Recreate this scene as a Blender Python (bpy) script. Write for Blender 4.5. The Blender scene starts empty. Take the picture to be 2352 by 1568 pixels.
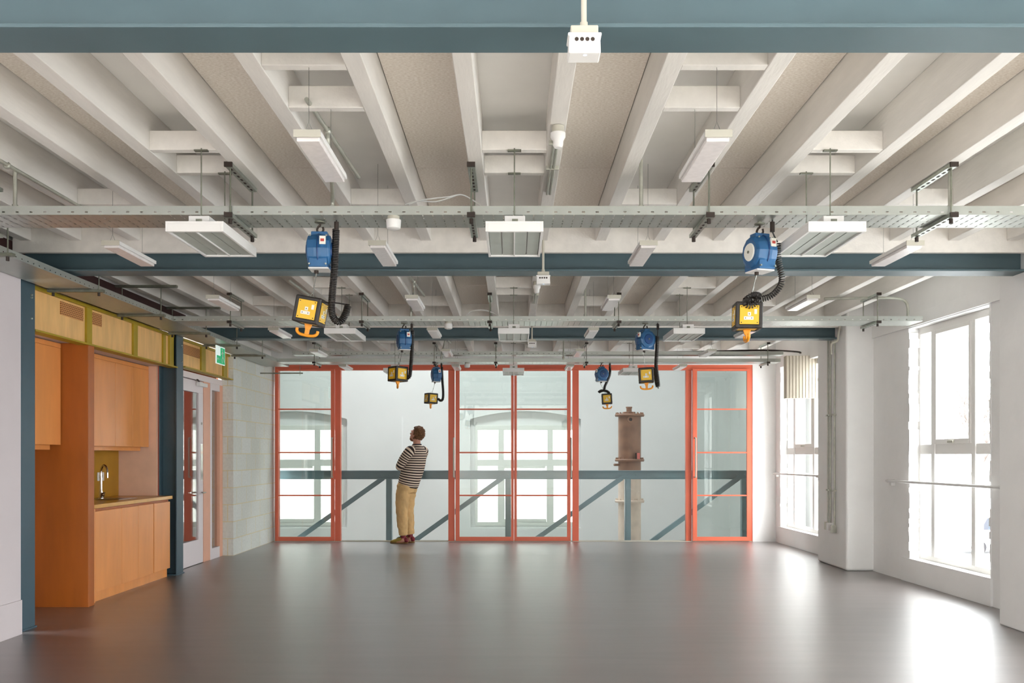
import bpy, bmesh, math, random
from mathutils import Vector, Matrix
random.seed(7)
C = bpy.context.scene.collection
S = bpy.context.scene
F = 2100.0; VX = 1178.0; VY = 1045.0; CH = 1.33
# ------------------------------------------------------------------ camera
cd = bpy.data.cameras.new('camera'); cam = bpy.data.objects.new('camera', cd); C.objects.link(cam)
cam.location = (0, 0, CH); cam.rotation_euler = (math.pi/2, 0, 0)
cd.sensor_width = 36; cd.lens = 36*F/2352
cd.shift_x = (1176-VX)/2352; cd.shift_y = (VY-784)/2352
cd.clip_end = 400; S.camera = cam
# ------------------------------------------------------------------ world, exposure
w = bpy.data.worlds.new('overcast_sky'); S.world = w; w.use_nodes = True
bg = w.node_tree.nodes['Background']; bg.inputs[0].default_value = (0.95, 0.975, 1.0, 1); bg.inputs[1].default_value = 1.0
def sky_gradient():      # overcast sky: three times brighter overhead than at the horizon, pale ground haze below
    nt = w.node_tree; N = nt.nodes; L = nt.links
    tc = N.new('ShaderNodeTexCoord'); sp = N.new('ShaderNodeSeparateXYZ'); L.new(tc.outputs['Generated'], sp.inputs[0])
    mr = N.new('ShaderNodeMapRange'); mr.inputs[1].default_value = 0; mr.inputs[2].default_value = 1; mr.inputs[3].default_value = SKY; mr.inputs[4].default_value = SKY*3; L.new(sp.outputs[2], mr.inputs[0])
    L.new(mr.outputs[0], bg.inputs[1])
SKY = 7.0
sky_gradient()
S.view_settings.view_transform = 'Standard'; S.view_settings.look = 'None'
S.view_settings.exposure = 0.42; S.view_settings.gamma = 1; S.view_settings.use_curve_mapping = False
def portal(name, loc, sx, sy, rot):
    l = bpy.data.lights.new(name, 'AREA'); l.shape = 'RECTANGLE'; l.size = sx; l.size_y = sy
    l.cycles.is_portal = True
    o = bpy.data.objects.new(name, l); C.objects.link(o); o.location = loc; o.rotation_euler = rot
    return o
# daylight portals: in the room's seen and added windows and in the added roof light over the hall beyond the glass
def xw(y): return 4.21-0.027*(y-8)
RWIN = [(-8.6, -6.2), (-5.6, -3.2), (-2.6, -0.2), (0.2, 2.2), (3.7, 5.9), (8.04, 9.62), (12.2, 13.85)]  # openings before the visible pair are unseen windows added for daylight
for a, b in RWIN:
    portal('daylight_portal', (xw((a+b)/2)+0.16, (a+b)/2, 1.45), 2.4, b-a, (0, math.pi/2, 0))
LWIN_ADDED = [(-8.6, -5.6), (-4.8, -1.8)]  # unseen left openings, added to light the right walls and ceiling
for a, b in LWIN_ADDED:
    portal('daylight_portal', (-3.9, (a+b)/2, 1.55), 2.5, b-a, (0, -math.pi/2, 0))
portal('daylight_portal', (-1.5, 17.2, 6.9), 7, 1.1, (0, 0, 0))
# ------------------------------------------------------------------ materials
def lin(c):
    r = []
    for v in c:
        v /= 255.0; r.append(v/12.92 if v <= 0.04045 else ((v+0.055)/1.055)**2.4)
    return (*r, 1)
MATS = {}
def mat(name, rgb, rough=0.6, metal=0.0, noise=0.0, scale=8.0, bump=0.0, bscale=60.0, rgb2=None, spec=0.5, stretch=None, coat=0):
    m = bpy.data.materials.new(name); m.use_nodes = True; nt = m.node_tree; N = nt.nodes; L = nt.links
    b = N['Principled BSDF']; b.inputs['Base Color'].default_value = lin(rgb)
    b.inputs['Roughness'].default_value = rough; b.inputs['Metallic'].default_value = metal
    b.inputs['Specular IOR Level'].default_value = spec
    if coat: b.inputs['Coat Weight'].default_value = coat; b.inputs['Coat Roughness'].default_value = 0.2
    tc = N.new('ShaderNodeTexCoord'); mp = N.new('ShaderNodeMapping'); L.new(tc.outputs['Object'], mp.inputs[0])
    if stretch: mp.inputs['Scale'].default_value = stretch
    if noise > 0 or rgb2:
        n = N.new('ShaderNodeTexNoise'); n.inputs['Scale'].default_value = scale; n.inputs['Detail'].default_value = 5
        L.new(mp.outputs[0], n.inputs['Vector'])
        r = N.new('ShaderNodeValToRGB'); L.new(n.outputs['Fac'], r.inputs[0])
        c2 = rgb2 if rgb2 else tuple(v*(1-noise) for v in rgb)
        r.color_ramp.elements[0].position = 0.35; r.color_ramp.elements[1].position = 0.65
        r.color_ramp.elements[0].color = lin(c2); r.color_ramp.elements[1].color = lin(rgb)
        L.new(r.outputs[0], b.inputs['Base Color'])
    if bump > 0:
        n2 = N.new('ShaderNodeTexNoise'); n2.inputs['Scale'].default_value = bscale; n2.inputs['Detail'].default_value = 4
        L.new(mp.outputs[0], n2.inputs['Vector'])
        bp = N.new('ShaderNodeBump'); bp.inputs['Strength'].default_value = bump; bp.inputs['Distance'].default_value = 0.01
        L.new(n2.outputs['Fac'], bp.inputs['Height']); L.new(bp.outputs[0], b.inputs['Normal'])
    MATS[name] = m; return m
def glass(name, tint=(1, 1, 1), f=1.0, rough=0.0):
    m = bpy.data.materials.new(name); m.use_nodes = True; nt = m.node_tree; N = nt.nodes; L = nt.links
    N.remove(N['Principled BSDF']); out = N['Material Output']
    t = N.new('ShaderNodeBsdfTransparent'); t.inputs[0].default_value = (*tint, 1)
    g = N.new('ShaderNodeBsdfGlossy'); g.inputs['Roughness'].default_value = rough
    lw = N.new('ShaderNodeLayerWeight'); lw.inputs[0].default_value = 0.5
    pw = N.new('ShaderNodeMath'); pw.operation = 'POWER'; pw.inputs[1].default_value = 5; L.new(lw.outputs['Facing'], pw.inputs[0])
    ma = N.new('ShaderNodeMath'); ma.operation = 'MULTIPLY_ADD'; ma.inputs[1].default_value = 0.96; ma.inputs[2].default_value = 0.04; L.new(pw.outputs[0], ma.inputs[0])
    mu = N.new('ShaderNodeMath'); mu.operation = 'MULTIPLY'; mu.inputs[1].default_value = f; mu.use_clamp = True
    mx = N.new('ShaderNodeMixShader'); L.new(ma.outputs[0], mu.inputs[0]); L.new(mu.outputs[0], mx.inputs[0])
    L.new(t.outputs[0], mx.inputs[1]); L.new(g.outputs[0], mx.inputs[2]); L.new(mx.outputs[0], out.inputs[0])
    MATS[name] = m; return m
def emis(name, rgb, s):
    m = bpy.data.materials.new(name); m.use_nodes = True; b = m.node_tree.nodes['Principled BSDF']
    b.inputs['Base Color'].default_value = lin(rgb); b.inputs['Emission Color'].default_value = lin(rgb); b.inputs['Emission Strength'].default_value = s
    return m
M_steel = mat('blue grey painted steel', (80, 101, 108), 0.45, noise=0.05, scale=3)
M_truss = mat('blue green truss paint', (122, 146, 152), 0.4, noise=0.05, scale=3)
M_steel2 = mat('dark blue painted steel', (66, 90, 102), 0.4, noise=0.06, scale=3)
M_joist = mat('white painted timber', (232, 227, 220), 0.6, noise=0.04, scale=2, bump=0.15, bscale=12, stretch=(6, 1, 6))
M_ceil = mat('white ceiling board', (254, 251, 246), 0.8, noise=0.04, scale=1.5)
M_wool = mat('wood wool board', (254, 246, 236), 0.9, scale=70, rgb2=(232, 220, 206), bump=0.25, bscale=120, stretch=(1, 2.2, 1))
M_white = mat('white paint', (250, 249, 247), 0.55, noise=0.02, scale=2, bump=0.08, bscale=30)
M_plaster = mat('white painted brick', (252, 251, 249), 0.6, noise=0.02, scale=3, bump=0.5, bscale=7)
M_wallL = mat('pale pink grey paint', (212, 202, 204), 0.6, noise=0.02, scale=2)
M_coral = mat('coral painted steel', (232, 114, 84), 0.42, noise=0.03, scale=4)
M_orange = mat('orange stained plywood', (176, 96, 32), 0.38, noise=0.07, scale=3, stretch=(3, 3, 0.6))
M_orange2 = mat('orange laminate door', (236, 156, 86), 0.3, noise=0.05, scale=3, stretch=(3, 3, 0.6))
M_pinkwall = mat('pink plaster', (240, 196, 168), 0.7, noise=0.03)
M_yellow = mat('olive yellow paint', (176, 150, 30), 0.5, noise=0.08, scale=5)
M_mustard = mat('mustard splashback', (176, 128, 22), 0.3, noise=0.04, scale=5)
M_ply = mat('pale plywood', (240, 190, 122), 0.55, noise=0.07, scale=4, stretch=(4, 4, 0.7))
M_worktop = mat('yellow ply edged worktop', (214, 158, 70), 0.25, noise=0.05)
M_galv = mat('galvanised steel', (176, 182, 172), 0.34, 0.75, noise=0.1, scale=25)
M_galvd = mat('dull galvanised strut', (140, 142, 128), 0.4, 0.7, noise=0.12, scale=20)
M_conduit = mat('galvanised conduit', (188, 188, 176), 0.4, 0.5, noise=0.08, scale=15)
M_cap = mat('dark brown rubber cap', (46, 34, 26), 0.6)
M_black = mat('black rubber', (30, 24, 20), 0.45)
M_plastic = mat('white plastic', (226, 224, 221), 0.4)
M_grey = mat('grey louvre', (176, 182, 174), 0.4, noise=0.03)
M_lgrey = mat('light grey plastic', (190, 186, 172), 0.5)
M_diff = mat('ribbed clear diffuser', (232, 226, 224), 0.25, noise=0.04, scale=30)
M_blue = mat('blue enamel', (44, 98, 146), 0.35, noise=0.06, scale=10)
M_blued = mat('dark blue cap', (24, 64, 116), 0.35)
M_tag = mat('white sticker', (232, 230, 220), 0.5)
M_red = mat('faded red print', (190, 70, 60), 0.6)
M_yel = mat('yellow plastic', (228, 182, 34), 0.4)
M_hook = mat('orange yellow hook', (236, 152, 24), 0.4)
M_chrome = mat('chrome', (210, 205, 200), 0.12, 1.0)
M_brass = mat('dark bronze knob', (120, 90, 60), 0.3, 0.8)
M_edge_shade = mat('shade toned edge beam', (58, 26, 22), 0.7, noise=0.1)
M_frame = mat('white window frame', (240, 237, 232), 0.4)
M_doorw = mat('pale pink white door paint', (232, 222, 224), 0.45)
M_doorp = mat('salmon frame paint', (236, 178, 150), 0.45, noise=0.02)
M_lobby = mat('coral lobby wall', (214, 118, 82), 0.6, noise=0.05)
M_hall = mat('pale hall plaster', (212, 214, 211), 0.7, noise=0.03, scale=0.8, bump=0.1, bscale=6)
M_hallf = mat('hall floor', (170, 170, 165), 0.5)
M_hframe = mat('pale green grey frame', (205, 208, 200), 0.5)
M_rust = mat('brown painted iron', (150, 112, 88), 0.5, noise=0.16, scale=5, bump=0.1)
M_rust_wash = mat('iron with glass reflection wash', (222, 206, 188), 0.6, noise=0.08, scale=5)
M_pinktag = mat('pink tag', (220, 120, 110), 0.6)
M_wiren = mat('steel wire', (150, 150, 145), 0.3, 0.9)
M_cream = mat('cream ribbed panel', (204, 194, 176), 0.6, noise=0.03)
M_green = emis('exit green', (30, 170, 110), 0.35)
M_exitw = emis('exit sign white', (225, 240, 235), 0.35)
M_cyanled = emis('blue white indicator', (190, 215, 255), 1.2)
M_ground = mat('pale tarmac', (150, 150, 150), 0.9, noise=0.1, scale=0.5)
M_van = mat('white van paint', (225, 225, 225), 0.3)
M_tyre = mat('tyre rubber', (35, 35, 38), 0.7)
M_vglass = mat('dark van glass', (60, 66, 74), 0.1)
M_bark = mat('pale bark', (120, 110, 104), 0.9, noise=0.2)
G_room = glass('clear window glass', (0.98, 0.99, 0.985), 1.0)
G_screen = glass('tinted screen glass', (0.90, 0.945, 0.93), 1.3)
G_fixed = glass('fixed screen glass', (0.97, 0.98, 0.98), 0.12)
G_door = glass('door vision glass', (0.92, 0.9, 0.88), 2.5)
# floor: brown grey vinyl
mf = mat('dark vinyl floor', (98, 90, 87), 0.34, scale=3, rgb2=(86, 78, 75), bump=0.03, bscale=90, stretch=(0.4, 3, 1), spec=1.0, coat=1.0)
mf.node_tree.nodes['Principled BSDF'].inputs['Coat Roughness'].default_value = 0.42
# block wall
def blockmat():
    m = bpy.data.materials.new('pale concrete blockwork'); m.use_nodes = True; N = m.node_tree.nodes; L = m.node_tree.links
    b = N['Principled BSDF']; b.inputs['Roughness'].default_value = 0.85
    tc = N.new('ShaderNodeTexCoord'); sp = N.new('ShaderNodeSeparateXYZ'); cb = N.new('ShaderNodeCombineXYZ')
    ad = N.new('ShaderNodeMath'); ad.operation = 'ADD'
    L.new(tc.outputs['Object'], sp.inputs[0]); L.new(sp.outputs[1], ad.inputs[0]); L.new(sp.outputs[0], ad.inputs[1])
    L.new(ad.outputs[0], cb.inputs[0]); L.new(sp.outputs[2], cb.inputs[1])
    br = N.new('ShaderNodeTexBrick'); br.inputs['Scale'].default_value = 1.0
    br.inputs['Brick Width'].default_value = 0.45; br.inputs['Row Height'].default_value = 0.225
    br.inputs['Mortar Size'].default_value = 0.006; br.inputs['Mortar Smooth'].default_value = 0.3
    br.inputs['Color1'].default_value = lin((236, 238, 232)); br.inputs['Color2'].default_value = lin((226, 228, 218)); br.inputs['Mortar'].default_value = lin((232, 220, 180))
    L.new(cb.outputs[0], br.inputs['Vector'])
    n = N.new('ShaderNodeTexNoise'); n.inputs['Scale'].default_value = 30; n.inputs['Detail'].default_value = 6; L.new(tc.outputs['Object'], n.inputs['Vector'])
    mx = N.new('ShaderNodeMix'); mx.data_type = 'RGBA'; mx.blend_type = 'MULTIPLY'; mx.inputs[0].default_value = 0.25
    L.new(br.outputs['Color'], mx.inputs[6]); L.new(n.outputs['Fac'], mx.inputs[7]); L.new(mx.outputs[2], b.inputs['Base Color'])
    bp = N.new('ShaderNodeBump'); bp.inputs['Strength'].default_value = 0.4; bp.inputs['Distance'].default_value = 0.01
    L.new(n.outputs['Fac'], bp.inputs['Height']); L.new(bp.outputs[0], b.inputs['Normal'])
    return m
M_block = blockmat()
# perforated tray sheet: real see-through slots cut by a pattern in the tray's own coordinates
def tray_mat(name, base):
    m = bpy.data.materials.new(name); m.use_nodes = True; N = m.node_tree.nodes; L = m.node_tree.links
    b = N['Principled BSDF']; b.inputs['Base Color'].default_value = lin(base); b.inputs['Roughness'].default_value = 0.36; b.inputs['Metallic'].default_value = 0.7
    tc = N.new('ShaderNodeTexCoord'); sp = N.new('ShaderNodeSeparateXYZ'); L.new(tc.outputs['Object'], sp.inputs[0])
    def mth(op, a, c=None, d=None):
        n = N.new('ShaderNodeMath'); n.operation = op
        for i, v in enumerate((a, c, d)):
            if v is None: continue
            if isinstance(v, (int, float)): n.inputs[i].default_value = v
            else: L.new(v, n.inputs[i])
        return n.outputs[0]
    x, y, z = sp.outputs
    def band(v, period, lo, hi):
        f = mth('FRACT', mth('DIVIDE', v, period))
        return mth('MULTIPLY', mth('GREATER_THAN', f, lo), mth('LESS_THAN', f, hi))
    slot = mth('MULTIPLY', band(x, 0.055, 0.0, 0.13), band(y, 0.058, 0.1, 0.75))
    low = mth('LESS_THAN', z, 0.004)
    s1 = mth('MULTIPLY', slot, low)
    lip = mth('MULTIPLY', band(x, 0.075, 0.0, 0.22), mth('MULTIPLY', mth('GREATER_THAN', z, 0.011), mth('LESS_THAN', z, 0.019)))
    s = mth('MAXIMUM', s1, lip)
    t = N.new('ShaderNodeBsdfTransparent'); mx = N.new('ShaderNodeMixShader')
    L.new(s, mx.inputs[0]); L.new(b.outputs[0], mx.inputs[1]); L.new(t.outputs[0], mx.inputs[2]); L.new(mx.outputs[0], N['Material Output'].inputs[0])
    n = N.new('ShaderNodeTexNoise'); n.inputs['Scale'].default_value = 18; L.new(tc.outputs['Object'], n.inputs['Vector'])
    r = N.new('ShaderNodeMapRange'); r.inputs[3].default_value = 0.28; r.inputs[4].default_value = 0.48; L.new(n.outputs['Fac'], r.inputs[0]); L.new(r.outputs[0], b.inputs['Roughness'])
    return m
M_tray = tray_mat('perforated galvanised sheet', (188, 192, 186))
def louvre_mat():
    m = bpy.data.materials.new('perforated vent board'); m.use_nodes = True; N = m.node_tree.nodes; L = m.node_tree.links
    b = N['Principled BSDF']; b.inputs['Roughness'].default_value = 0.7
    tc = N.new('ShaderNodeTexCoord'); mp = N.new('ShaderNodeMapping'); L.new(tc.outputs['Object'], mp.inputs[0])
    br = N.new('ShaderNodeTexBrick'); sp = N.new('ShaderNodeSeparateXYZ'); cb = N.new('ShaderNodeCombineXYZ')
    L.new(mp.outputs[0], sp.inputs[0]); L.new(sp.outputs[1], cb.inputs[0]); L.new(sp.outputs[2], cb.inputs[1]); L.new(cb.outputs[0], br.inputs['Vector'])
    br.inputs['Scale'].default_value = 1; br.inputs['Brick Width'].default_value = 0.03; br.inputs['Row Height'].default_value = 0.016; br.inputs['Mortar Size'].default_value = 0.004
    br.inputs['Color1'].default_value = lin((120, 66, 28)); br.inputs['Color2'].default_value = lin((120, 66, 28)); br.inputs['Mortar'].default_value = lin((206, 146, 86))
    L.new(br.outputs['Color'], b.inputs['Base Color']); return m
M_vent = louvre_mat()
# ------------------------------------------------------------------ mesh builder
ROOT = {}
class MB:
    def __init__(s): s.v = []; s.f = []; s.uv = []
    def add(s, vs, fs):
        o = len(s.v); s.v += [tuple(v) for v in vs]; s.f += [tuple(i+o for i in f) for f in fs]; return s
    def hexa(s, p): return s.add(p, [(0, 3, 2, 1), (4, 5, 6, 7), (0, 1, 5, 4), (1, 2, 6, 5), (2, 3, 7, 6), (3, 0, 4, 7)])
    def box(s, x0, x1, y0, y1, z0, z1):
        return s.hexa([(x0, y0, z0), (x1, y0, z0), (x1, y1, z0), (x0, y1, z0), (x0, y0, z1), (x1, y0, z1), (x1, y1, z1), (x0, y1, z1)])
    def beam(s, p, q, w_, h_, up=(0, 0, 1)):
        p = Vector(p); q = Vector(q); d = (q-p).normalized(); u = Vector(up)
        a = d.cross(u)
        if a.length < 1e-4: a = d.cross(Vector((1, 0, 0)))
        a.normalize(); u = a.cross(d).normalized(); a *= w_/2; u *= h_/2
        return s.hexa([p-a-u, p+a-u, q+a-u, q-a-u, p-a+u, p+a+u, q+a+u, q-a+u])
    def tube(s, path, r, n=8, cap=True, closed=False):
        P = [Vector(p) for p in path]; k = len(P); rs = r if isinstance(r, (list, tuple)) else [r]*k
        t0 = (P[1]-P[0]).normalized(); nn = t0.orthogonal().normalized(); rings = []
        for i in range(k):
            if closed: t = (P[(i+1) % k]-P[i-1]).normalized()
            elif i == 0: t = t0
            elif i == k-1: t = (P[-1]-P[-2]).normalized()
            else: t = (P[i+1]-P[i-1]).normalized()
            nn = (nn-t*nn.dot(t)).normalized(); b = t.cross(nn)
            rings.append([P[i]+(nn*math.cos(2*math.pi*j/n)+b*math.sin(2*math.pi*j/n))*rs[i] for j in range(n)])
        vs = [v for r_ in rings for v in r_]; fs = []
        for i in range(k if closed else k-1):
            i2 = (i+1) % k
            for j in range(n): fs.append((i*n+j, i*n+(j+1) % n, i2*n+(j+1) % n, i2*n+j))
        if cap and not closed: fs.append(tuple(range(n))[::-1]); fs.append(tuple((k-1)*n+j for j in range(n)))
        return s.add(vs, fs)
    def cyl(s, p, q, r, n=24, r2=None): return s.tube([p, q], [r, r if r2 is None else r2], n)
    def lathe(s, prof, c, axis='z', n=32):
        vs = []; fs = []; k = len(prof)
        for r, h in prof:
            for j in range(n):
                a = 2*math.pi*j/n; u, v = r*math.cos(a), r*math.sin(a)
                vs.append({'z': (c[0]+u, c[1]+v, c[2]+h), 'y': (c[0]+u, c[1]+h, c[2]-v), 'x': (c[0]+h, c[1]+u, c[2]+v)}[axis])
        for i in range(k-1):
            for j in range(n): fs.append((i*n+j, i*n+(j+1) % n, (i+1)*n+(j+1) % n, (i+1)*n+j))
        fs.append(tuple(range(n))[::-1]); fs.append(tuple((k-1)*n+j for j in range(n)))
        return s.add(vs, fs)
    def prism(s, poly, axis, a0, a1):
        n = len(poly); f = {'x': lambda u, v, a: (a, u, v), 'y': lambda u, v, a: (u, a, v), 'z': lambda u, v, a: (u, v, a)}[axis]
        return s.add([f(u, v, a0) for u, v in poly]+[f(u, v, a1) for u, v in poly],
                     [tuple(range(n))[::-1], tuple(range(n, 2*n))]+[(i, (i+1) % n, n+(i+1) % n, n+i) for i in range(n)])
    def sphere(s, c, rx, ry, rz, n=16, m=10):
        vs = []; fs = []
        for i in range(m+1):
            th = math.pi*i/m
            for j in range(n):
                a = 2*math.pi*j/n; vs.append((c[0]+rx*math.sin(th)*math.cos(a), c[1]+ry*math.sin(th)*math.sin(a), c[2]+rz*math.cos(th)))
        for i in range(m):
            for j in range(n): fs.append((i*n+j, (i+1)*n+j, (i+1)*n+(j+1) % n, i*n+(j+1) % n))
        return s.add(vs, fs)
    def rot(s, c, axis, ang):
        R = Matrix.Rotation(ang, 4, axis); c = Vector(c); s.v = [tuple(R @ (Vector(v)-c)+c) for v in s.v]; return s
    def build(s, name, m, parent=None, base=None, smooth=False, bevel=0.0, seg=2):
        me = bpy.data.meshes.new(name); 
        if parent is not None: o0 = ROOT[parent.name]
        else:
            if base is None:
                xs, ys, zs = zip(*s.v); base = ((min(xs)+max(xs))/2, (min(ys)+max(ys))/2, min(zs))
            o0 = Vector(base)
        me.from_pydata([tuple(Vector(v)-o0) for v in s.v], [], s.f)
        bm = bmesh.new(); bm.from_mesh(me); bmesh.ops.remove_doubles(bm, verts=bm.verts, dist=1e-6) if smooth else None
        bmesh.ops.recalc_face_normals(bm, faces=bm.faces); bm.to_mesh(me); bm.free()
        me.materials.append(m)
        o = bpy.data.objects.new(name, me); C.objects.link(o)
        if parent is not None: o.parent = parent; ROOT[o.name] = o0
        else: o.location = o0; ROOT[o.name] = o0
        if smooth:
            for p in me.polygons: p.use_smooth = True
            me.set_sharp_from_angle(angle=math.radians(40))
        if bevel > 0:
            b = o.modifiers.new('bevel', 'BEVEL'); b.width = bevel; b.segments = seg; b.limit_method = 'ANGLE'
        return o
def thing(name, loc, label, cat, group=None, kind=None):
    o = bpy.data.objects.new(name, None); C.objects.link(o); o.location = loc; ROOT[o.name] = Vector(loc); o.empty_display_size = 0.1
    return tag(o, label, cat, group, kind)
def tag(o, label=None, cat=None, group=None, kind=None):
    if label: o['label'] = label
    if cat: o['category'] = cat
    if group: o['group'] = group
    if kind: o['kind'] = kind
    return o
def struct(o, label, cat): return tag(o, label, cat, None, 'structure')
def PX(px, Y): return (px-VX)*Y/F
def PZ(py, Y): return CH+(VY-py)*Y/F
def PP(px, py, Y): return (PX(px, Y), Y, PZ(py, Y))
def curve(pts, n=12):
    P = [Vector(p) for p in pts]; out = []
    for i in range(len(P)-1):
        p0 = P[max(i-1, 0)]; p1 = P[i]; p2 = P[i+1]; p3 = P[min(i+2, len(P)-1)]
        for k in range(n):
            t = k/n; out.append(0.5*((2*p1)+(p2-p0)*t+(2*p0-5*p1+4*p2-p3)*t*t+(3*p1-3*p2+p3-p0)*t**3))
    out.append(P[-1]); return out
D = 14.12                 # plane of the glazed screen
JB = 2.905                # underside of joists
CZ = 3.12                 # ceiling boards
ORD = ['first', 'second', 'third', 'fourth', 'fifth', 'sixth', 'seventh', 'eighth', 'ninth', 'tenth']
# ------------------------------------------------------------------ floor, ceiling, walls
struct(MB().box(-3.86, 4.6, -9.2, 3.4, -0.25, 0).build('floor', mat('pale bounce screed', (222, 216, 208), 0.5)), 'pale bounce screed floor added behind the camera to brighten the ceiling', 'floor')  # unseen pale floor, added to bounce daylight up to the ceiling
struct(MB().box(-4.5, 4.6, 3.4, D+0.12, -0.25, 0).build('floor', mf), 'dark brown grey vinyl floor with a soft sheen across the whole room', 'floor')
struct(MB().box(-4.5, 4.7, -9.2, D+0.2, CZ, CZ+0.2).build('ceiling', M_ceil), 'white boarded ceiling above the exposed joists', 'ceiling')
# right wall with its openings
def rw_box(mb, o0, o1, y0, y1, z0, z1):
    a, b = xw(y0), xw(y1)
    return mb.hexa([(a+o0, y0, z0), (a+o1, y0, z0), (b+o1, y1, z0), (b+o0, y1, z0), (a+o0, y0, z1), (a+o1, y0, z1), (b+o1, y1, z1), (b+o0, y1, z1)])
m = MB(); y = -9.2; HEAD = 2.66; WT = 0.34
for a, b in RWIN:
    rw_box(m, 0, WT, y, a, 0, CZ); rw_box(m, 0.1, WT, a, b, 0, 0.24); rw_box(m, 0, WT, a, b, HEAD, CZ); y = b
rw_box(m, 0, WT, y, D+0.1, 0, CZ)
struct(m.build('wall_right', M_plaster), 'white painted brick wall with tall windows on the right', 'wall')
m = MB(); rw_box(m, -0.02, 0.0, 7.2, 10.5, 2.67, 2.80); struct(m.build('trim_1', M_plaster), 'shallow white lintel band above the near window on the right', 'trim')
def ragged(y, sgn):        # rough broken plaster edge of an opening
    m = MB(); z = 0.25
    while z < HEAD:
        h = random.uniform(0.04, 0.1); d = random.uniform(0.0, 0.03); yy = y+sgn*d
        rw_box(m, -0.006, 0.10, min(y, yy)-0.004, max(y, yy)+0.004, z, min(z+h, HEAD)); z += h
    return m
k = 2
for (a, b, nm) in ((8.04, 9.62, 'near'), (12.2, 13.85, 'far')):
    mm = ragged(a, 1); r2 = ragged(b, -1); mm.add(r2.v, r2.f)
    struct(mm.build('trim_%d' % k, M_plaster), 'rough plaster edges around the %s window on the right' % nm, 'trim'); k += 1
    m = MB(); rw_box(m, -0.02, 0.1, a-0.02, b+0.14 if nm == 'near' else b+0.06, 0, 0.25)
    struct(m.build('trim_%d' % k, M_white, bevel=0.004), 'boxed white sill panel under the %s window on the right' % nm, 'trim'); k += 1
# piers
struct(MB().box(3.83, 4.4, 6.2, 7.2, 0, CZ).build('wall_right', M_plaster, bevel=0.01), 'near white wall pier at the right edge', 'pier')
struct(MB().box(3.83, 4.3, 10.5, 11.5, 0, CZ).build('wall_right', M_plaster, bevel=0.03, seg=4), 'white wall pier with conduits between the two right windows', 'pier')
# wall behind the camera
m = MB(); m.box(-4.5, 4.9, -9.35, -9.2, 0, CZ)
struct(m.build('wall_front', M_white), 'white wall behind the camera', 'wall')
# back wall: solid piece to the right of the screen and above it
m = MB(); m.box(3.69, 4.5, D-0.05, D+0.25, 0, CZ); m.box(-3.9, 3.69, D-0.05, D+0.25, 2.72, CZ)
struct(m.build('wall_back', M_white), 'white end wall around and above the coral glazed screen', 'wall')
# left wall
m = MB(); y = -9.2
for a, b in LWIN_ADDED: m.box(-3.86, -3.66, y, a, 0, 2.9).box(-3.86, -3.66, a, b, 0, .3); y = b
m.box(-3.86, -3.66, y, 6.80, 0, 2.66)
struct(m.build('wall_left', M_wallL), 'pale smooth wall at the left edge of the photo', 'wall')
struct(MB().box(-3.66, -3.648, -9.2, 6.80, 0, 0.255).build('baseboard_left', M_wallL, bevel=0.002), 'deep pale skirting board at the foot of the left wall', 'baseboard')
struct(MB().box(-3.86, -3.70, 12.10, D+0.1, 0, 2.72).build('wall_left', M_block, base=(0, 0, 0)), 'bare concrete block wall at the far left', 'wall')
struct(MB().box(-4.5, -3.72, -9.2, 2.2, 2.9, CZ).box(-4.5, -3.72, 2.2, D, 2.72, CZ).build('wall_left', M_ceil), 'upper strip of left wall above the cable tray', 'wall')
tag(MB().box(-3.74, -3.685, 3.2, 10.3, 2.665, JB).build('edge_beam', M_edge_shade), 'long edge beam, shade coloured in as dark maroon, high above the left cable tray', 'beam')  # the beam's shade is put into its dark maroon colour
# ------------------------------------------------------------------ steel beams
def ibeam(y0, y1, x0, x1, z0=2.70, h=0.25, t=0.014):
    m = MB(); yc = (y0+y1)/2
    return m.box(x0, x1, y0, y1, z0, z0+t).box(x0, x1, y0, y1, z0+h-t, z0+h).box(x0, x1, yc-0.006, yc+0.006, z0+t, z0+h-t)
tag(ibeam(2.927, 3.117, -3.66, 4.3).build('steel_beam', M_steel, bevel=0.003), 'nearest blue grey steel beam across the top of the photo', 'beam')
tag(ibeam(6.80, 7.00, -3.68, 3.83).build('steel_beam', M_steel, bevel=0.003), 'second blue grey steel beam, crossing behind the big hanging reels', 'beam')
tag(ibeam(10.75, 10.94, -3.68, 3.82).build('steel_beam', M_steel, bevel=0.003), 'third and farthest blue grey steel beam, ending at the conduit pier', 'beam')
BN = ['in the near bay', 'in the middle bay', 'in the far bay']
for (y0, y1, t_) in ((6.72, 6.765, 'in front of the second steel beam'), (7.04, 7.08, 'behind the second steel beam'), (10.67, 10.71, 'in front of the third steel beam'), (10.98, 11.02, 'behind the third steel beam'), (3.16, 3.2, 'behind the nearest steel beam')):
    tag(MB().box(-3.68, 3.82 if y0 < 7 else 4.1, y0, y1, 2.82 if y0 > 4 else 2.88, CZ).build('timber_fascia', M_joist, bevel=0.003), 'long white painted timber board %s' % t_, 'board')
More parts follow.
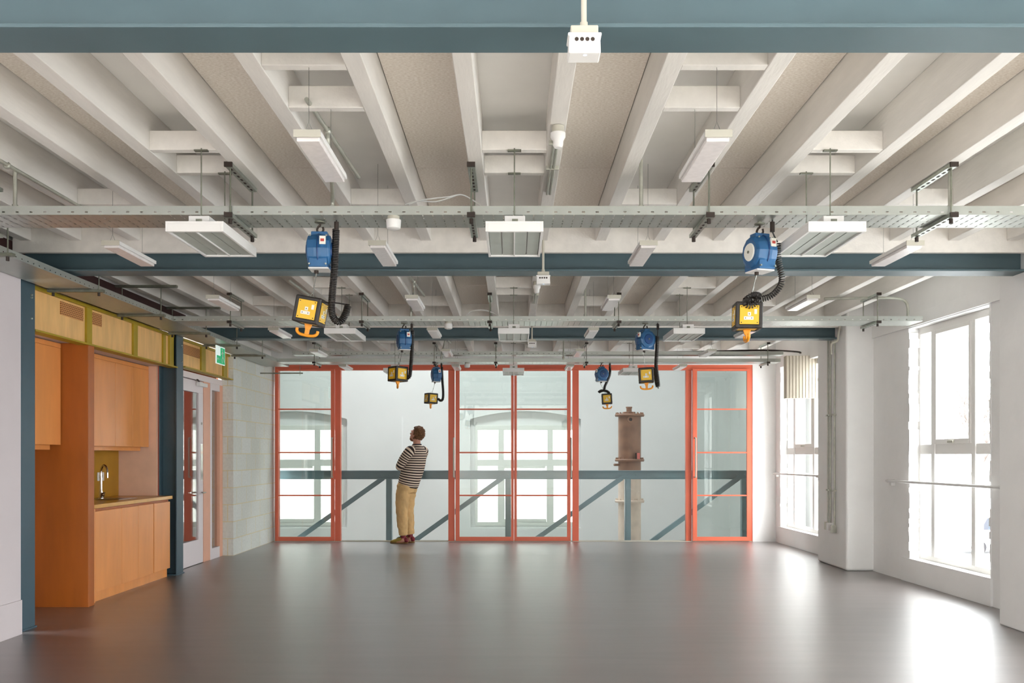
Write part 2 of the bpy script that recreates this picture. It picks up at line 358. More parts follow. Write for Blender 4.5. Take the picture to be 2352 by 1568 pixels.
# ------------------------------------------------------------------ joists, boards, blocking
XL = [-3.62, -3.25, -2.82, -2.39, -1.96, -1.534, -1.099, -.678, -.241, .176, .606, 1.033, 1.469, 1.913, 2.34, 2.77, 3.2, 3.63]
JW = 0.08
BAYS = [(3.2, 6.72), (7.08, 10.67), (11.02, D-0.05)]
def side(i): # ordinal words for joist i
    return ('%s left of middle' % ORD[8-i]) if i <= 8 else ('%s right of middle' % ORD[i-9])
for b, (y0, y1) in enumerate(BAYS):
    for i, x in enumerate(XL):
        tag(MB().box(x, x+JW, y0, y1, JB, CZ).build('ceiling_joist', M_joist, bevel=0.004), 'white painted ceiling joist, %s, %s' % (side(i), BN[b]), 'joist', 'white ceiling joists '+BN[b])
    for i in range(len(XL)-1):
        if i % 2 == 1:
            x0, x1 = XL[i]+JW, XL[i+1]; n = 3; L_ = (y1-y0)/1.0
            cuts = [y0, y0+2.42, y1] if b < 2 else [y0, y0+1.9, y1]
            m = MB()
            for c0, c1 in zip(cuts[:-1], cuts[1:]): m.box(x0+0.004, x1-0.004, c0+0.003, c1-0.003, CZ-0.026, CZ-0.001)
            tag(m.build('acoustic_board', M_wool), 'speckled wood wool board %s joist, %s' % (('beside the '+side(i+1)) if i < 8 else ('beside the '+side(i)), BN[b]), 'ceiling board', 'wood wool boards between the joists')
    for i, ys in ((8, (4.725, 5.11)), (4, (4.725, 5.11)), (12, (4.725, 5.11)), (6, (3.70, 4.15, 5.75)), (10, (3.70, 4.15, 5.75)), (2, (5.75,)), (14, (5.75,))):
        for q, yb in enumerate(ys):
            yb += 3.88*b
            if yb > y1-0.1: continue
            z = JB+0.002
            where = {8: 'in the middle gap', 4: 'two gaps left of the middle one', 12: 'two gaps right of the middle one', 6: 'just left of the middle gap', 10: 'just right of the middle gap', 2: 'near the left side', 14: 'near the right side'}[i]
            tag(MB().box(XL[i]+JW, XL[i+1], yb, yb+0.05, z, z+0.1).build('joist_blocking', M_joist, bevel=0.003), '%s white timber block %s, %s' % (['nearest', 'next', 'rearmost'][q] if len(ys) > 1 else 'single', where, BN[b]), 'timber block', 'white blocks between the joists')
# ------------------------------------------------------------------ columns on the left
def hcol(x1, y0, y1, z1, lab):
    m = MB(); d = 0.2; t = 0.012; yc = (y0+y1)/2
    m.box(x1-t, x1, y0, y1, 0, z1).box(x1-d, x1-d+t, y0, y1, 0, z1).box(x1-d+t, x1-t, yc-0.005, yc+0.005, 0, z1)
    o = thing('steel_column', ((x1-d/2), yc, 0), lab, 'column')
    m.build('column_shaft', M_steel2, o, bevel=0.002)
    for z in (0.0,): MB().box(x1-d-0.01, x1+0.01, y0-0.01, y1+0.01, 0, 0.012).build('base_plate', M_steel2, o)
    for zz in (2.38, 2.54, z1-0.14):
        MB().lathe([(0.008, 0), (0.008, 0.012), (0.004, 0.014)], (x1, yc+0.04, zz), 'x', 8).build('bolt', M_galv, o)
    return o
hcol(-3.70, 6.88, 7.08, 2.70, 'near dark blue steel column beside the pale left wall')
hcol(-3.72, 10.12, 10.32, 2.70, 'far dark blue steel column between kitchenette and glazed door')
# ------------------------------------------------------------------ kitchen recess
m = MB(); m.box(-4.5, -4.36, 7.1, 10.12, 0, 2.72); m.box(-4.36, -3.93, 10.08, 10.12, 0, 2.72); m.box(-4.36, -3.92, 7.08, 7.12, 0, 2.72)
struct(m.build('wall_left', M_pinkwall), 'pink plaster walls lining the kitchen recess', 'wall')
struct(MB().box(-4.36, -3.78, 7.12, 10.08, 2.312, 2.34).build('ceiling', M_wallL), 'pale soffit over the kitchen recess', 'ceiling')
tag(MB().box(-4.36, -3.715, 8.0, 8.115, 0, 2.31).build('tall_end_panel', M_orange, bevel=0.002), 'tall orange plywood partition panel dividing the kitchen recess', 'panel')
# base cabinets
KX = -3.76
def base_cab(y0, y1, doors, lab):
    o = thing('base_cabinet', (-4.05, (y0+y1)/2, 0), lab, 'kitchen cabinet', 'orange base cabinets under the worktop')
    MB().box(-4.35, KX-0.02, y0, y1, 0.1, 0.845).build('carcass', M_orange, o)
    MB().box(-4.35, KX-0.035, y0, y1, 0, 0.1).build('toe_kick', M_orange2, o)
    for a, b in doors: MB().box(KX-0.019, KX, a+0.0025, b-0.0025, 0.095, 0.822).build('door', M_orange2, o, bevel=0.0015)
    return o
base_cab(8.12, 8.793, [(8.234, 8.793)], 'wide orange base cabinet below the tap, nearest the tall panel')
base_cab(8.793, 9.57, [(8.793, 9.18), (9.18, 9.57)], 'two door orange base cabinet in the middle under the worktop')
base_cab(9.57, 10.03, [(9.585, 10.03)], 'single door orange base cabinet at the far end by the steel column')
MB_ = MB().box(KX-0.02, KX, 8.12, 8.232, 0, 0.845)
tag(MB_.build('filler_strip', M_orange2), 'narrow orange filler strip between tall panel and base cabinets', 'panel')
tag(MB().box(-4.36, KX+0.012, 8.118, 10.07, 0.85, 0.885).build('worktop', M_worktop, bevel=0.002), 'thin glossy ply edged kitchen worktop over the orange cabinets', 'worktop')
o = thing('kitchen_sink', (-4.05, 9.25, 0.885), 'shallow steel sink set in the kitchen worktop', 'sink')
MB().box(-4.26, -3.90, 9.05, 9.5, 0.8852, 0.889).build('sink_rim', M_chrome, o, bevel=0.002)
MB().box(-4.23, -3.93, 9.08, 9.47, 0.8855, 0.8895).build('sink_bowl', mat('dark sink bowl', (90, 70, 50), 0.3, 0.6), o)
o = thing('kitchen_tap', (-4.2, 9.3, 0.889), 'chrome swan neck tap at the kitchen sink', 'tap')
tx, ty = PX(232, 9.3), 9.3
MB().lathe([(0.028, 0), (0.028, 0.01), (0.018, 0.03), (0.018, 0.07), (0.013, 0.09), (0.013, 0.22)], (tx, ty, 0.886), 'z', 20).build('tap_body', M_chrome, o, smooth=True)
MB().tube(curve([(tx, ty, 1.09), (tx, ty, 1.17), (tx+0.03, ty-0.02, 1.225), (tx+0.07, ty-0.04, 1.21), (tx+0.085, ty-0.05, 1.16), (tx+0.087, ty-0.052, 1.10)], 8), 0.011, 12).build('spout', M_chrome, o, smooth=True)
MB().tube([(tx, ty, 0.935), (tx+0.05, ty-0.03, 0.95)], 0.009, 10).build('lever', M_brass, o, smooth=True)
MB().lathe([(0.004, 0), (0.02, 0.003), (0.02, 0.02), (0.01, 0.028)], (tx+0.02, ty-0.03, 0.93), 'x', 14).build('tap_knob', M_brass, o, smooth=True)
tag(MB().box(-4.358, -4.345, 8.12, 10.075, 0.886, 1.38).build('splashback', M_mustard), 'mustard yellow splashback behind the tap', 'splashback')
o = thing('wall_socket', (-4.34, 9.62, 1.1), 'small white double socket on the mustard splashback', 'socket')
MB().box(-4.345, -4.335, 9.55, 9.70, 1.06, 1.15).build('socket_plate', M_plastic, o, bevel=0.003)
for yy in (9.575, 9.64): MB().box(-4.336, -4.3345, yy, yy+0.03, 1.09, 1.12).build('socket_outlet', M_lgrey, o)
# wall cabinets
def wall_cab(x1, y0, y1, doors, lab):
    o = thing('wall_cabinet', (x1-0.15, (y0+y1)/2, 1.42), lab, 'kitchen cabinet')
    MB().box(-4.35, x1-0.02, y0, y1, 1.425, 2.27).build('carcass', M_orange, o)
    for a, b in doors: MB().box(x1-0.019, x1, a+0.0025, b-0.0025, 1.42, 2.262).build('door', M_orange2, o, bevel=0.0015)
    MB().box(x1-0.1, x1-0.075, y0, y1-0.05, 1.378, 1.425).build('light_rail', M_orange2, o)
    MB().box(x1-0.03, x1-0.005, y0, y1, 2.265, 2.305).build('top_filler', M_orange2, o)
    return o
wall_cab(-4.01, 8.116, 10.075, [(8.12, 8.75), (8.75, 9.22), (9.22, 9.65), (9.65, 10.07)], 'long orange wall cabinet above the sink worktop')
wall_cab(-3.95, 7.13, 7.998, [(7.14, 7.56), (7.56, 7.99)], 'orange wall cabinet to the left of the tall plywood panel')
# bulkhead over recess and door: ply boards in an olive yellow frame
def bulkhead(y0, y1, ribs, z0, lab, x=-3.72):
    o = thing('bulkhead', (x, (y0+y1)/2, z0), lab, 'bulkhead')
    MB().box(x-0.06, x-0.045, y0, y1, z0+.012, 2.66).build('plywood_board', M_ply, o)
    MB().box(x-0.085, x+0.02, y0, y1, z0-0.003, z0+0.012).build('bottom_rail', M_yellow, o, bevel=0.001)
    MB().box(x-0.045, x-0.02, y0, y1, 2.63, 2.66).build('top_rail', M_yellow, o, bevel=0.001)
    for a, b in ribs: MB().box(x-0.045, x-0.025, a, b, z0+0.012, 2.63).build('stud', M_yellow, o, bevel=0.001)
    return o
XB = -3.70
def yat(px, x): return -x*F/(VX-px)
o = bulkhead(7.09, 10.10, [(8.04, 8.14), (9.03, 9.13), (9.80, 9.87), (9.98, 10.1)], 2.295, 'plywood bulkhead with olive yellow studs above the kitchen recess')
for a, b in ((7.60, 8.0), (8.16, 8.36)): MB().box(-3.766, -3.758, a, b, 2.50, 2.61).build('vent_grille', M_vent, o)
o = bulkhead(10.33, 12.12, [(11.0, 11.15), (11.84, 11.99)], 2.325, 'plywood bulkhead with olive studs above the glazed side door')
MB().box(-3.766, -3.758, 10.40, 10.98, 2.49, 2.60).build('vent_grille', M_vent, o)
# ------------------------------------------------------------------ door on the left with side light
DX = -3.84
o = thing('door_1', (DX, 11.3, 0), 'white glazed door with salmon frame and narrow side light on the left wall', 'door', kind='structure')
m = MB(); m.box(DX-0.08, DX, 10.33, 12.10, 2.245, 2.32)
m.build('frame_head', M_doorw, o, bevel=0.003)
m = MB(); m.box(DX-0.08, DX, 11.36, 11.60, 0, 2.245).box(DX-0.08, DX, 11.98, 12.10, 0, 2.245); m.build('frame_post', M_doorp, o, bevel=0.003)
m = MB(); m.box(DX-0.08, DX+0.004, 11.60, 11.66, 0, 2.245).box(DX-0.08, DX, 11.66, 11.98, 0, 0.14).box(DX-0.08, DX, 11.66, 11.98, 2.16, 2.245); m.build('side_light_frame', M_doorw, o, bevel=0.003)
MB().box(DX-0.045, DX-0.035, 11.66, 11.98, 0.14, 2.16).build('side_light_glass', G_door, o)
m = MB(); y0, y1 = 10.36, 11.35; m.box(DX-0.05, DX-0.005, y0, y1, 0.006, 0.30).box(DX-0.05, DX-0.005, y0, y1, 2.09, 2.235).box(DX-0.05, DX-0.005, y0, y0+0.13, 0.30, 2.09).box(DX-0.05, DX-0.005, y1-0.15, y1, 0.30, 2.09)
lf = m.build('door_leaf', M_doorw, o, bevel=0.003)
MB().box(DX-0.032, DX-0.022, y0+0.13, y1-0.15, 0.30, 2.09).build('vision_panel', G_door, lf)
m = MB().box(DX+0.0, DX+0.05, 11.08, 11.36, 2.17, 2.215); m.build('door_closer', M_plastic, o, bevel=0.004)
MB().beam((DX+0.03, 11.1, 2.225), (DX+0.06, 10.95, 2.235), 0.02, 0.012).build('closer_arm', M_cap, o)
MB().box(DX-0.004, DX-0.001, 11.25, 11.33, 1.02, 1.47).build('push_plate', M_chrome, lf)
MB().tube([(DX+0.0, 11.28, 0.87), (DX+0.05, 11.28, 0.87), (DX+0.055, 11.18, 0.87)], 0.010, 10).build('lever_handle', M_chrome, lf, smooth=True)
MB().cyl((DX-0.006, 11.28, 1.72), (DX+0.004, 11.28, 1.72), 0.016, 14).build('door_lock', M_chrome, lf, smooth=True)
# lobby beyond the door
m = MB(); m.box(-5.3, -5.25, 10.2, 12.2, 0, 2.5).box(-5.25, -3.93, 12.12, 12.2, 0, 2.5).box(-5.25, -3.93, 10.2, 10.25, 0, 2.5)
struct(m.build('wall_left', M_lobby), 'coral lobby walls seen through the glazed side door', 'wall')
struct(MB().box(-5.25, -4.5, 10.2, 12.2, -0.05, 0).build('floor', mf), 'dark lobby floor beyond the side door', 'floor')
struct(MB().box(-5.3, -3.93, 10.2, 12.2, 2.5, 2.55).build('ceiling', M_white), 'lobby ceiling beyond the side door', 'ceiling')
# ------------------------------------------------------------------ exit sign
o = thing('exit_sign', (-3.46, 10.81, 2.62), 'green and white running figure exit sign hanging below the left cable tray', 'exit sign')
MB().box(-3.466, -3.454, 10.65, 10.97, 2.40, 2.615).build('sign_panel', M_exitw, o, bevel=0.002)
MB().box(-3.4538, -3.4525, 10.665, 10.955, 2.41, 2.50).build('green_field', M_green, o)
m = MB(); m.box(-3.4538, -3.4525, 10.80, 10.955, 2.50, 2.60); m.build('green_field', M_green, o)
m = MB()
X_ = -3.4522
m.cyl((X_-.0008, 10.86, 2.575), (X_, 10.86, 2.575), 0.013, 12).beam((X_, 10.865, 2.56), (X_, 10.88, 2.50), 0.002, 0.02, (0, 1, 0)).beam((X_, 10.88, 2.50), (X_, 10.85, 2.46), 0.002, 0.012, (0, 1, 0)).beam((X_, 10.85, 2.46), (X_, 10.86, 2.42), 0.002, 0.012, (0, 1, 0)).beam((X_, 10.88, 2.50), (X_, 10.92, 2.47), 0.002, 0.012, (0, 1, 0)).beam((X_, 10.92, 2.47), (X_, 10.94, 2.44), 0.002, 0.012, (0, 1, 0)).beam((X_, 10.86, 2.55), (X_, 10.83, 2.52), 0.002, 0.01, (0, 1, 0)).beam((X_, 10.87, 2.55), (X_, 10.91, 2.54), 0.002, 0.01, (0, 1, 0))
m.beam((X_, 10.69, 2.46), (X_, 10.77, 2.46), 0.002, 0.015, (0, 1, 0)).prism([(10.68, 2.46), (10.71, 2.48), (10.71, 2.44)], 'x', X_-.001, X_)
m.build('pictogram', M_tag, o)
for yy in (10.70, 10.92): MB().cyl((-3.46, yy, 2.615), (-3.46, yy, 2.66), 0.003, 6).build('hanger', M_wiren, o)
# ------------------------------------------------------------------ cable trays
def tray(length, width, loc, rz, lab, lip=0.048, t=0.0025):
    m = MB(); m.box(0, length, 0, width, 0, t).box(0, length, 0, t, t, lip).box(0, length, width-t, width, t, lip)
    m.box(0, length, t, 0.012, lip-t, lip).box(0, length, width-0.012, width-t, lip-t, lip)
    o = m.build('cable_tray', M_tray, base=(0, 0, 0)); o.location = loc; o.rotation_euler = (0, 0, rz); return tag(o, lab, 'cable tray')
TZ = 2.635
tray(7.9, 0.285, (-3.30, 4.965, TZ), 0, 'near perforated galvanised cable tray spanning the room above the first reels')
tray(7.29, 0.34, (-3.30, 8.90, TZ), 0, 'middle perforated cable tray spanning the room')
tray(7.05, 0.28, (-3.30, 12.80, TZ), 0, 'far lower perforated cable tray in front of the glass screen')
tray(6.9, 0.2, (-3.10, 12.84, TZ+0.105), 0, 'far upper cable tray stacked over the lower one, carrying dark cables')
tray(9.9, 0.34, (-3.305, 3.6, TZ), math.pi/2, 'long perforated cable tray running along the left wall')
# dark cables on far upper tray
m = MB(); YC = 12.93
for j, (dz, dy) in enumerate(((0.008, 0), (0.014, 0.02), (0.01, 0.045))):
    m.tube(curve([(-3.0, YC+dy, TZ+0.115+dz), (-1, YC+dy, TZ+0.13+dz), (1, YC+dy, TZ+0.135+dz), (2.6, YC+dy, TZ+0.15+dz), (3.5, YC+dy, TZ+0.17+dz), (4.0, YC+dy, TZ+0.15+dz), (4.08, YC+dy, TZ+0.13+dz)], 6), 0.009, 8)
tag(m.build('cable_bundle', M_cap, smooth=True), 'dark cable bundle lying along the far upper tray', 'cable')
m = MB()
for j in range(2): m.tube(curve([PP(930+j*8, 470, 5.1), PP(960+j*6, 462-j*2, 5.15), PP(1000, 463-j*8, 5.2), PP(1030, 455-j*3, 5.2), PP(1060, 447, 5.25), PP(1090, 462, 5.25), PP(1105, 474, 5.2)], 6), 0.004, 6)
tag(m.build('loose_flex', M_plastic, smooth=True), 'white loose flex looping above the near cable tray', 'cable')
m = MB(); m.tube(curve([PP(1070, 728, 9.0), PP(1080, 716, 9.05), PP(1110, 712, 9.05), PP(1135, 720, 9.05), PP(1150, 730, 9.0)], 6), 0.006, 6)
tag(m.build('loose_flex', M_plastic, smooth=True), 'white loose flex looping above the middle cable tray', 'cable')
# ------------------------------------------------------------------ trapeze hangers
def strut(m, p, q, w_=0.041, h_=0.021):
    return m.beam(p, q, w_, h_)
def trapeze(x, y0, y1, lab, xup=None):
    xu = x if xup is None else xup
    o = thing('tray_hanger', (x, y0, TZ), lab, 'hanger', 'strut hangers carrying the cable trays')
    sf = 0.0
    for z, nm in ((TZ-0.013, 'lower_strut'), (JB-0.012, 'upper_strut')):
        b = strut(MB(), (x, y0, z), (x, y1, z)).build(nm, M_galv, o, bevel=0.001)
        m = MB()
        n = 7
        for k_ in range(n):
            yy = y0+0.05+(y1-y0-0.1)*k_/(n-1); m.box(x-0.006, x+0.006, yy-0.015, yy+0.015, z-0.0118, z-0.0106)
        m.build('strut_slot', M_cap, b)
        MB().box(x-0.022, x+0.022, y0-0.012, y0, z-0.013, z+0.013).build('end_cap', M_cap, b)
    for yy in (y0+0.03, y1-0.03):
        MB().cyl((x, yy, TZ-0.04), (x, yy, JB), 0.005, 8).build('threaded_rod', M_galvd, o)
        MB().cyl((x, yy, TZ-0.052), (x, yy, TZ-0.026), 0.011, 8).build('nut', M_cap, o)
for b, Y0 in enumerate((4.92, 8.87, 12.77)):
    for x, nm in ((-3.03, 'at far left'), (-1.53, 'left of middle'), (-.225, 'at the middle'), (1.05, 'right of middle'), (2.36, 'at far right')):
        dy = 0.48 if b == 0 else 0.42
        if b == 0 and x > 0.5: x = {1.05: 1.062, 2.36: 2.372}[x]
        if b == 1: x = {-3.03: -2.75, -1.53: -1.47, -.225: -.225, 1.05: 1.03, 2.36: 2.5+1.05}[x]
        if b == 2: x = {-3.03: -2.78, -1.53: -1.1, -.225: -.24, 1.05: 1.03, 2.36: 3.57}[x]
        trapeze(x, Y0, Y0+dy, 'galvanised strut hanger %s of the %s cable tray' % (nm, ['near', 'middle', 'far'][b]))
def side_hanger(y, nm):
    o = thing('tray_hanger', (-3.45, y, TZ), 'long cross strut hanger under the left wall tray, '+nm, 'hanger', 'strut hangers carrying the left wall tray')
    strut(MB(), (-3.66, y, TZ-0.013), (-3.22, y, TZ-0.013)).build('lower_strut', M_galvd, o, bevel=0.001)
    strut(MB(), (-3.68, y, JB-0.012), (-3.11, y, JB-0.012)).build('upper_strut', M_galvd, o, bevel=0.001)
    for xx in (-3.26, -3.62):
        MB().cyl((xx, y, TZ-0.04), (xx, y, JB), 0.005, 8).build('threaded_rod', M_galvd, o)
        MB().cyl((xx, y, TZ-0.052), (xx, y, TZ-0.026), 0.011, 8).build('nut', M_cap, o)
for y, nm in ((5.9, 'nearest'), (7.2, 'by the near steel column'), (8.47, 'above the tall plywood panel'), (9.72, 'before the far steel column'), (10.8, 'over the exit sign'), (11.9, 'at the start of the block wall')): side_hanger(y, nm)
o = thing('wall_bracket', (-3.4, 13.35, 2.50), 'slim strut bracket low on the far block wall below the tray', 'bracket')
strut(MB(), (-3.70, 13.4, 2.53), (-3.08, 13.4, 2.53), 0.03, 0.018).build('strut', M_galvd, o); MB().cyl((-3.12, 13.4, 2.50), (-3.12, 13.4, 2.636), 0.004, 6).build('threaded_rod', M_galvd, o)
# ------------------------------------------------------------------ hanging louvred lights
LAB3 = ['left', 'middle', 'right']; ROW3 = ['front', 'second', 'third']
def louvre_light(x, y, lab, group):
    o = thing('louvre_light', (x, y+0.3, 2.46), lab, 'ceiling light', group)
    W, Lh, z = 0.293/2, 0.6, 2.46; t = 0.013
    m = MB(); m.box(x-W, x-W+t, y, y+Lh, z, z+0.04).box(x+W-t, x+W, y, y+Lh, z, z+0.04).box(x-W+t, x+W-t, y, y+t*1.6, z, z+0.04).box(x-W+t, x+W-t, y+Lh-t*1.6, y+Lh, z, z+0.04)
    m.box(x-W, x+W, y, y+Lh, z+0.04, z+0.052)
    m.build('housing', M_plastic, o, bevel=0.001)
    m = MB(); n = 4; a = x-W+t; dw = (2*W-2*t)/n
    for k_ in range(n): m.box(a+k_*dw+0.003, a+(k_+1)*dw-0.003, y+0.021, y+Lh-0.021, z+0.008, z+0.012)
    m.build('louvre_blades', M_grey, o)
    m = MB(); m.box(x-0.003, x+0.003, y+0.02, y+Lh-0.02, z+0.001, z+0.009).box(x-W+t, x+W-t, y+0.02, y+Lh-0.02, z+0.018, z+0.022); m.build('divider', M_plastic, o)
    for q_ in (.06, .4): MB().box(x-0.05, x+0.055, y+q_, y+q_+.14, z+0.052, z+0.095).build('bracket_box', M_plastic, o, bevel=0.002)
    MB().box(x-0.012, x+0.018, y+0.055, y+0.0605, z+0.06, z+0.078).build('cable_entry', M_galvd, o)
    for yy in (y+0.105, y+0.49):
        MB().cyl((x, yy, z+0.09), (x, yy, JB+0.01), 0.0035, 8).build('suspension_rod', M_galvd, o)
        MB().box(x-0.035, x+0.035, yy-0.012, yy+0.012, JB-0.006, JB+0.001).build('rod_clamp', M_galvd, o)
for r, Y in enumerate((4.62, 8.50, 12.38)):
    for k_, X in enumerate((-1.61, 0.008, 1.64)):
        louvre_light(X, Y, 'white louvred box light, %s one of the %s row from the camera' % (LAB3[k_], ROW3[r]), 'louvred box lights in rows of three')
# ------------------------------------------------------------------ linear battens
BLK = [3.70, 4.15, 5.75]
def batten(x, y, lab):
    z = 2.60; o = thing('batten_light', (x, y+0.3, z), lab, 'ceiling light', 'slim white batten lights on wires')
    MB().box(x-0.055, x+0.055, y, y+0.58, z+0.018, z+0.04).build('housing', M_plastic, o, bevel=0.002)
    MB().box(x-0.046, x+0.046, y+0.012, y+0.568, z, z+0.018).build('diffuser', M_diff, o, bevel=0.003)
    MB().box(x-0.055, x+0.055, y-0.006, y, z+0.012, z+0.042).build('end_plate', M_lgrey, o)
    for yy in (y+0.03, y+0.48):
        blk = any(yb+3.88*b+.004 < yy < yb+3.88*b+.046 for yb in BLK for b in range(3)) and abs(x) < 1
        MB().tube([(x-0.018, yy, z+0.04), (x, yy, z+0.085), (x+0.018, yy, z+0.04)], 0.0015, 5).build('wire_loop', M_wiren, o)
        MB().cyl((x, yy, z+0.085), (x, yy, JB+0.003 if blk else CZ-.001), 0.0012, 5).build('suspension_wire', M_wiren, o)
for r in range(6):
    for k_, X in enumerate((-2.46, -.83, .83, 2.46)):
        if r == 0 and k_ in (0, 3): continue
        nm = ['outer left', 'inner left', 'inner right', 'outer right'][k_]
        batten(X, 3.69+1.9*r, 'slim white batten light, %s, in the %s row from the camera' % (nm, ORD[r]))
# ------------------------------------------------------------------ sensor boxes at the beams
def sensor(Y, z, lab):
    x = 0.222
    o = thing('sensor_box', (x, Y, z), lab, 'sensor', 'white sensor boxes hanging by the steel beams')
    MB().box(x-0.043, x+0.043, Y-0.03, Y+0.03, z+0.062, z+0.09).build('back_box', M_lgrey, o, bevel=0.004)
    MB().hexa([(x-0.050, Y-0.038, z), (x+0.050, Y-0.038, z), (x+0.05, Y+0.038, z), (x-0.05, Y+0.038, z), (x-0.048, Y-0.038, z+0.055), (x+0.048, Y-0.038, z+0.055), (x+0.048, Y+0.038, z+0.055), (x-0.048, Y+0.038, z+0.055)]).build('lens_body', M_plastic, o, bevel=0.004)
    MB().box(x-0.052, x+0.052, Y-0.042, Y+0.04, z+0.052, z+0.062).build('flange', M_plastic, o, bevel=0.003)
    for k_ in range(4):
        xx = x-0.025+k_*0.0165
        MB().cyl((xx, Y-0.0385, z+0.042), (xx, Y-0.0365, z+0.042), 0.0065, 12).build('port', M_cap, o)
    MB().cyl((x+0.002, Y-0.02, z-0.0005), (x+0.002, Y-0.02, z+0.001), 0.006, 10).build('indicator', M_cyanled, o)
    MB().cyl((x, Y, z+0.09), (x, Y, JB if Y > 4 else 2.94), 0.009, 12).build('conduit_drop', M_lgrey, o, smooth=True)
    MB().cyl((x, Y, z+0.09), (x, Y, z+0.11), 0.0125, 12).build('gland', M_lgrey, o, smooth=True)
sensor(2.86, 2.572, 'white sensor box hanging in front of the nearest steel beam at the top')
sensor(6.70, 2.58, 'small white sensor box hanging at the second steel beam')
sensor(10.60, 2.58, 'tiny white sensor box hanging at the third steel beam')
# smoke detectors on the joist and below trays
for b, Y in enumerate((4.375, 8.3, 12.2)):
    o = thing('smoke_detector', (0.216, Y, 2.80), 'white smoke detector with conduit under the middle joist, '+BN[b], 'detector', 'smoke detectors under the joist')
    c = (0.216, Y, 2.80)
    MB().lathe([(0.018, 0.0), (0.024, 0.01), (0.024, 0.032), (0.036, 0.05), (0.036, 0.07)], c, 'z', 24).build('detector_head', M_plastic, o, smooth=True)
    MB().lathe([(0.030, 0.07), (0.030, 0.103)], c, 'z', 24).build('detector_base', M_lgrey, o, smooth=True)
    for dx in (0.0, 0.018):
        MB().cyl((0.205+dx, Y+0.05, 2.893), (0.205+dx, Y+1.1, 2.893), 0.0075, 10).build('conduit', M_conduit, o, smooth=True)
    for yy in (Y+0.2, Y+0.6): MB().box(0.18, 0.25, yy, yy+0.015, 2.884, 2.906).build('saddle', M_conduit, o, bevel=0.002)
for Y, pxx, t_ in ((5.0, 904, 'near'), (8.95, 1030, 'middle'), (12.9, 1073, 'far')):
    x = PX(pxx, Y)
    o = thing('heat_sensor', (x, Y, 2.56), 'round white sensor under the %s cable tray' % t_, 'detector', 'round sensors under the trays')
    MB().lathe([(0.025, 0), (0.038, 0.006), (0.041, 0.045), (0.041, 0.052)], (x, Y, 2.563), 'z', 24).build('sensor_head', M_plastic, o, smooth=True)
    MB().lathe([(0.033, 0.052), (0.033, 0.0735)], (x, Y, 2.563), 'z', 24).build('sensor_base', M_lgrey, o, smooth=True)
# ------------------------------------------------------------------ conduits in the ceiling
def conduit(path, lab, r=0.011, clamps=(), couple=()):
    o = thing('conduit', path[0], lab, 'conduit')
    MB().tube(path, r, 10).build('pipe', M_conduit, o, smooth=True)
    for c in clamps: MB().sphere(c, r*1.9, r*1.9, r*1.9, 10, 6).build('elbow_box', M_conduit, o, smooth=True)
    for a, b in couple: MB().cyl(a, b, r*1.5, 12).build('coupler', M_conduit, o, smooth=True)
    return o
for b, s in enumerate((0, 3.9, 7.75)):
    Y = 4.78+s
    x1 = PX(763, 4.98)
    conduit([(-.925, 4.1+s, JB+0.02), (-.885, 5.25+s, JB+0.02)], 'galvanised conduit running along the joist gap left of middle, '+BN[b], clamps=[(-.912, 4.5+s, JB+0.02)])
    conduit(curve([(-.912, 4.5+s, JB+0.01), (-.915, 4.53+s, JB-0.05), (-.97, 4.9+s, TZ+.16), (-0.998, 5.06+s, TZ+.11), (-0.998, 5.06+s, TZ+0.03)], 6), 'vertical galvanised conduit drop into the tray left of middle, '+BN[b], couple=[((-0.998, 5.06+s, TZ+0.03), (-0.998, 5.06+s, TZ+0.075))])
    conduit([(0.71, 5.06+s, JB+0.06), (0.71, 5.06+s, TZ+0.03)], 'vertical galvanised conduit drop into the tray right of middle, '+BN[b], couple=[((0.71, 5.06+s, TZ+0.03), (0.71, 5.06+s, TZ+0.075))])
conduit([(-2.76, 4.35, JB+0.01), (-2.72, 5.9, JB-0.015)], 'galvanised conduit sloping along a joist at the upper left', clamps=[(-2.75, 4.97, JB)])
conduit([(-2.755, 5.06, JB), (-2.755, 5.06, TZ+0.03)], 'vertical galvanised conduit drop into the near tray at far left', couple=[((-2.755, 5.06, TZ+0.03), (-2.755, 5.06, TZ+0.08))])
conduit([(-2.0, 8.2, JB-0.012), (-1.98, 9.4, JB-0.012)], 'galvanised conduit along a joist left side of the middle bay')
conduit([(2.42, 5.06, JB), (2.42, 5.06, TZ+0.03)], 'vertical galvanised conduit drop into the near tray at far right', couple=[((2.42, 5.06, TZ+0.03), (2.42, 5.06, TZ+0.075))])
conduit(curve([(3.1, 9.1, JB-0.02), (3.7, 9.1, JB-0.01), (3.88, 9.1, JB-0.03), (3.93, 9.1, JB-0.1), (3.93, 9.1, TZ+0.03)], 6), 'white grey conduit bending down into the right end of the middle tray', r=0.014)
